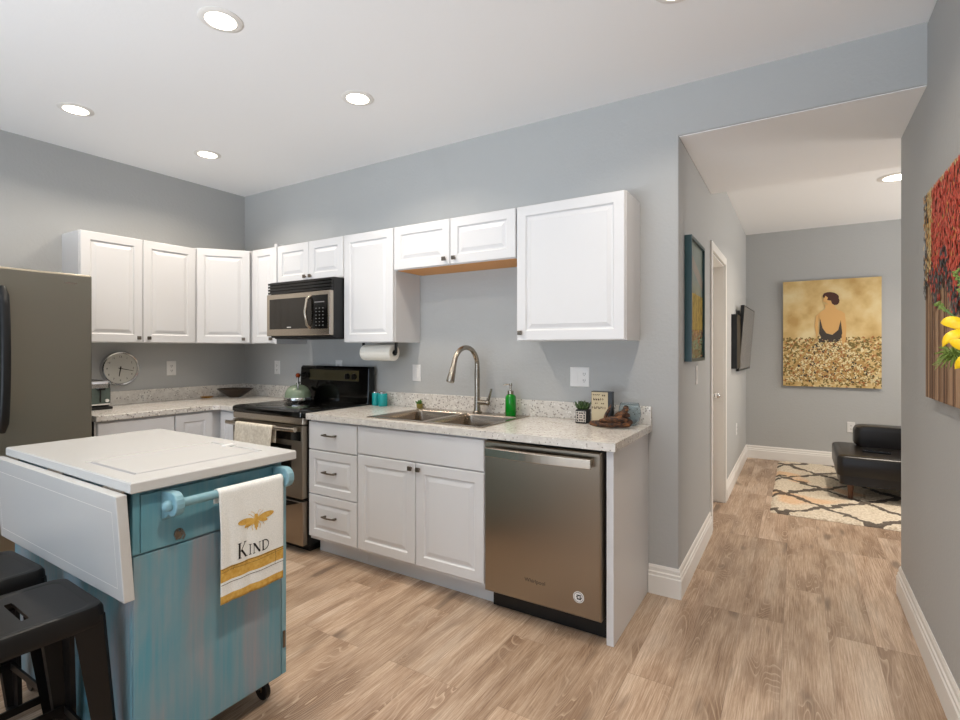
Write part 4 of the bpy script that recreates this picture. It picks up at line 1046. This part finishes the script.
# right wall: red blossom trees; facing -x: right = -y
t = thing('canvas_painting', 'large textured painting of red blossom trees on the right wall', 'painting', (XR, -.42, 1.12))
rnd = random.Random(8); sh = []; W2, H2 = .86, .812
cols = [mat('q_trunk', (92, 62, 40), .7), mat('q_red', (198, 66, 48), .6), mat('q_rose', (214, 98, 74), .6), mat('q_cream', (222, 196, 140), .6), mat('q_slate', (92, 92, 92), .6), mat('q_dark', (46, 34, 30), .6), mat('q_gold', (208, 150, 66), .6), mat('q_pale', (172, 134, 102), .7)]
for u, w_ in ((.035, .022), (.085, .015), (.14, .05), (.24, .03), (.33, .055), (.45, .03), (.55, .05), (.66, .03), (.76, .05), (.84, .02)):
    sh.append((0, 1, [(u-w_/2, 0), (u+w_/2, 0), (u+w_*.35, .5), (u-w_*.4, .5)])); sh.append((7, 2, [(u+w_*.1, 0), (u+w_*.28, 0), (u+w_*.2, .45), (u+w_*.08, .45)]))
    sh.append((0, 1, [(u-w_*.3, .35), (u+w_*.3, .35), (u+w_*1.1, .60), (u+w_*.8, .62)])); sh.append((0, 1, [(u-w_*.3, .35), (u+w_*.3, .35), (u-w_*.8, .60), (u-w_*1.1, .62)]))
for _ in range(5200):
    u = rnd.random()*W2; v = .30+rnd.random()*.56
    thr = .40+.06*math.sin(u*23)+.05*math.sin(u*9)
    if v < thr-.06*rnd.random(): continue
    if u < .07: c_ = rnd.choice((4, 4, 6, 3, 5)) if v > .45 else 4
    elif u < .14: c_ = rnd.choice((3, 3, 3, 6)) if v > .5 else rnd.choice((4, 5, 2))
    elif v > .80: c_ = rnd.choice((6, 3, 2, 2))
    elif v < thr+.10: c_ = rnd.choice((4, 5, 4, 1))
    else: c_ = rnd.choice((1, 2, 1, 2, 1, 6 if rnd.random() < .2 else 2))
    if rnd.random() < .02: c_ = 5
    sh.append((c_, 3+rnd.randrange(6), dab(u, v, .010, .0065, PI/2+rnd.uniform(-.7, .7))))
bark = paint_base('tree_ground', [(.3, (120, 88, 62)), (.5, (156, 120, 88)), (.7, (180, 146, 114))], (8, 40, 2))
art_canvas(t, (XR-.030, -.148, 1.134), (0, -1, 0), (0, 0, 1), W2, H2, .029, mat('canvas_edge_dark', (120, 92, 60), .7), bark, sh, cols)
# hall wall: deep teal frame with landscape
t = thing('framed_picture', 'tall picture in a deep teal frame on the hall wall before the door', 'picture', (XO, .54, 1.25))
y0, y1, z0, z1 = .165, .650, 1.256, 1.965; dpt = .038
TF = mat('teal_frame', (4, 50, 54), .35); fw_ = .018
m = MB(); m.box(XO+.0005, XO+dpt, y0, y0+fw_, z0, z1); m.box(XO+.0005, XO+dpt, y1-fw_, y1, z0, z1); m.box(XO+.0005, XO+dpt, y0+fw_, y1-fw_, z0, z0+fw_); m.box(XO+.0005, XO+dpt, y0+fw_, y1-fw_, z1-fw_, z1)
m.build('frame', TF, t)
cols = [mat('h_sky', (128, 140, 130), .25), mat('h_sky2', (150, 140, 126), .25), mat('h_field', (188, 162, 72), .25), mat('h_field2', (150, 130, 56), .25), mat('h_bank', (150, 92, 60), .25), mat('h_water', (112, 134, 108), .25), mat('h_green', (64, 84, 44), .25)]
Wp, Hp = y1-y0-2*fw_, z1-z0-2*fw_; sh = [(0, 1, [(0, Hp*.55), (Wp, Hp*.55), (Wp, Hp), (0, Hp)]), (1, 2, [(0, Hp*.80), (Wp, Hp*.62), (Wp, Hp*.72), (0, Hp*.92)]), (2, 2, [(0, Hp*.22), (Wp, Hp*.25), (Wp, Hp*.56), (0, Hp*.56)]), (4, 3, [(0, Hp*.14), (Wp, Hp*.18), (Wp, Hp*.26), (0, Hp*.24)]), (5, 3, [(0, Hp*.06), (Wp, Hp*.10), (Wp, Hp*.18), (0, Hp*.14)]), (6, 4, [(0, 0), (Wp, 0), (Wp, Hp*.09), (0, Hp*.06)])]
rnd = random.Random(2)
for _ in range(260): sh.append((rnd.choice((2, 3, 3, 2)), 5, dab(rnd.random()*Wp, Hp*rnd.uniform(.24, .55), .006, rnd.uniform(.01, .03), 0)))
for _ in range(160): sh.append((rnd.choice((4, 5, 6)), 5, dab(rnd.random()*Wp, Hp*rnd.uniform(.0, .24), rnd.uniform(.01, .03), .006, 0)))
art_canvas(t, (XO+.024, y0+fw_, z0+fw_), (0, 1, 0), (0, 0, 1), Wp, Hp, .022, TF, mat('h_base', (140, 140, 110), .25), sh, cols, 'print')

# ------------------------------------------------------------------ flowers on a narrow console against the right wall (pot out of frame)
t = thing('console_table', 'narrow dark console table against the right wall, just outside the view', 'table', (4.68, -2.15, 0))
B(4.57, 4.79, -2.60, -1.72, .82, .85).build('table_top', WOODLEG, t, .004)
for x in (4.585, 4.775):
    for y in (-2.58, -1.74): B(x-.014, x+.014, y-.014, y+.014, 0, .82).build('leg', WOODLEG, t)
fl = thing('flower_arrangement', 'yellow lily bouquet with spiky greenery in front of the tree painting', 'flowers', (4.68, -1.82, .85))
MB().lathe([(.045, .8505), (.060, .87), (.065, .95), (.045, 1.05), (.030, 1.10), (.038, 1.12), (.034, 1.118), (.026, 1.10), (.0, 1.09)], (4.68, -1.82, 0), 28, cap1=False).build('vase', mat('white_ceramic', (220, 218, 212), .2), fl, smooth=True)
V0 = Vector((4.68, -1.82, 1.10))
def stem(p, r=.0028):
    p = Vector(p); m_ = (V0+p)/2+Vector((0, 0, .07)); pts = [V0*(1-s)**2+m_*2*s*(1-s)+p*s*s for s in [i/8 for i in range(9)]]
    return MB().tube(pts, r, 6)
def grid(mb, rows_):
    i0 = len(mb.v); w_ = len(rows_[0])
    for r in rows_: mb.v += [Vector(p) for p in r]
    for a in range(len(rows_)-1):
        for j in range(w_-1): mb.f.append((i0+a*w_+j, i0+a*w_+j+1, i0+(a+1)*w_+j+1, i0+(a+1)*w_+j)); mb.m.append(0)
def lily(c, face, size, seed):
    rnd = random.Random(seed); c = Vector(c); f = Vector(face).normalized(); u = f.orthogonal().normalized(); v = f.cross(u)
    mb = MB()
    for k in range(6):
        a = 2*PI*k/6+rnd.uniform(-.1, .1); d_ = u*math.cos(a)+v*math.sin(a); s_ = f.cross(d_)
        rows_ = []
        for i in range(9):
            t_ = i/8; w_ = size*.19*math.sin(PI*min(1, t_*.93+.07))**.8; out = d_*size*(t_**1.0)*.95+f*(size*.55*math.sin(t_*PI*.62)-size*.22*t_**3)
            rows_.append([c+out-s_*w_+f*w_*.25, c+out, c+out+s_*w_+f*w_*.25])
        grid(mb, rows_)
    return mb
st_ = stem((4.666, -1.368, 1.362)); st_.build('stem', LEAF, fl, smooth=True)
bl = lily((4.664, -1.365, 1.366), (-.55, -.62, .35), .070, 4).build('lily_bloom', YEL, fl, smooth=True, solid=.0012)
bl2 = lily((4.668, -1.41, 1.322), (-.5, -.8, .1), .065, 9).build('lily_bloom', YEL, fl, smooth=True, solid=.0012)
m = MB(); rnd = random.Random(12); cm = Vector((4.657, -1.185, 1.303))
for k_ in range(120):
    a = rnd.random()*2*PI; b_ = math.acos(rnd.uniform(-.6, 1)); L = rnd.uniform(.022, .048); d_ = Vector((math.sin(b_)*math.cos(a), math.sin(b_)*math.sin(a), math.cos(b_)))
    m.tube([cm, cm+d_*L*.6+Vector((0, 0, .006)), cm+d_*L-Vector((0, 0, .006))], [.0016, .0015, .0005], 4)
m.build('spiky_leaves', LEAFL, fl, smooth=True); stem(cm).build('stem', LEAF, fl, smooth=True)
for a_, b_ in (((4.66, -1.09, 1.428), (4.66, -.99, 1.455)), ((4.66, -1.27, 1.44), (4.66, -1.19, 1.520))):
    a_ = Vector(a_); b_ = Vector(b_); m = MB(); 
    m2 = stem(a_); m2.tube([a_, b_], [.0022, .001], 6); m2.build('stem', LEAF, fl, smooth=True)
    for i in range(9):
        p = a_.lerp(b_, i/8); rnd = random.Random(i)
        for q in range(3): m.ball(p+Vector((rnd.uniform(-.005, .005), rnd.uniform(-.006, .006), rnd.uniform(-.005, .005))), .0034, 8)
    m.build('green_buds', LEAFL, fl, smooth=True)
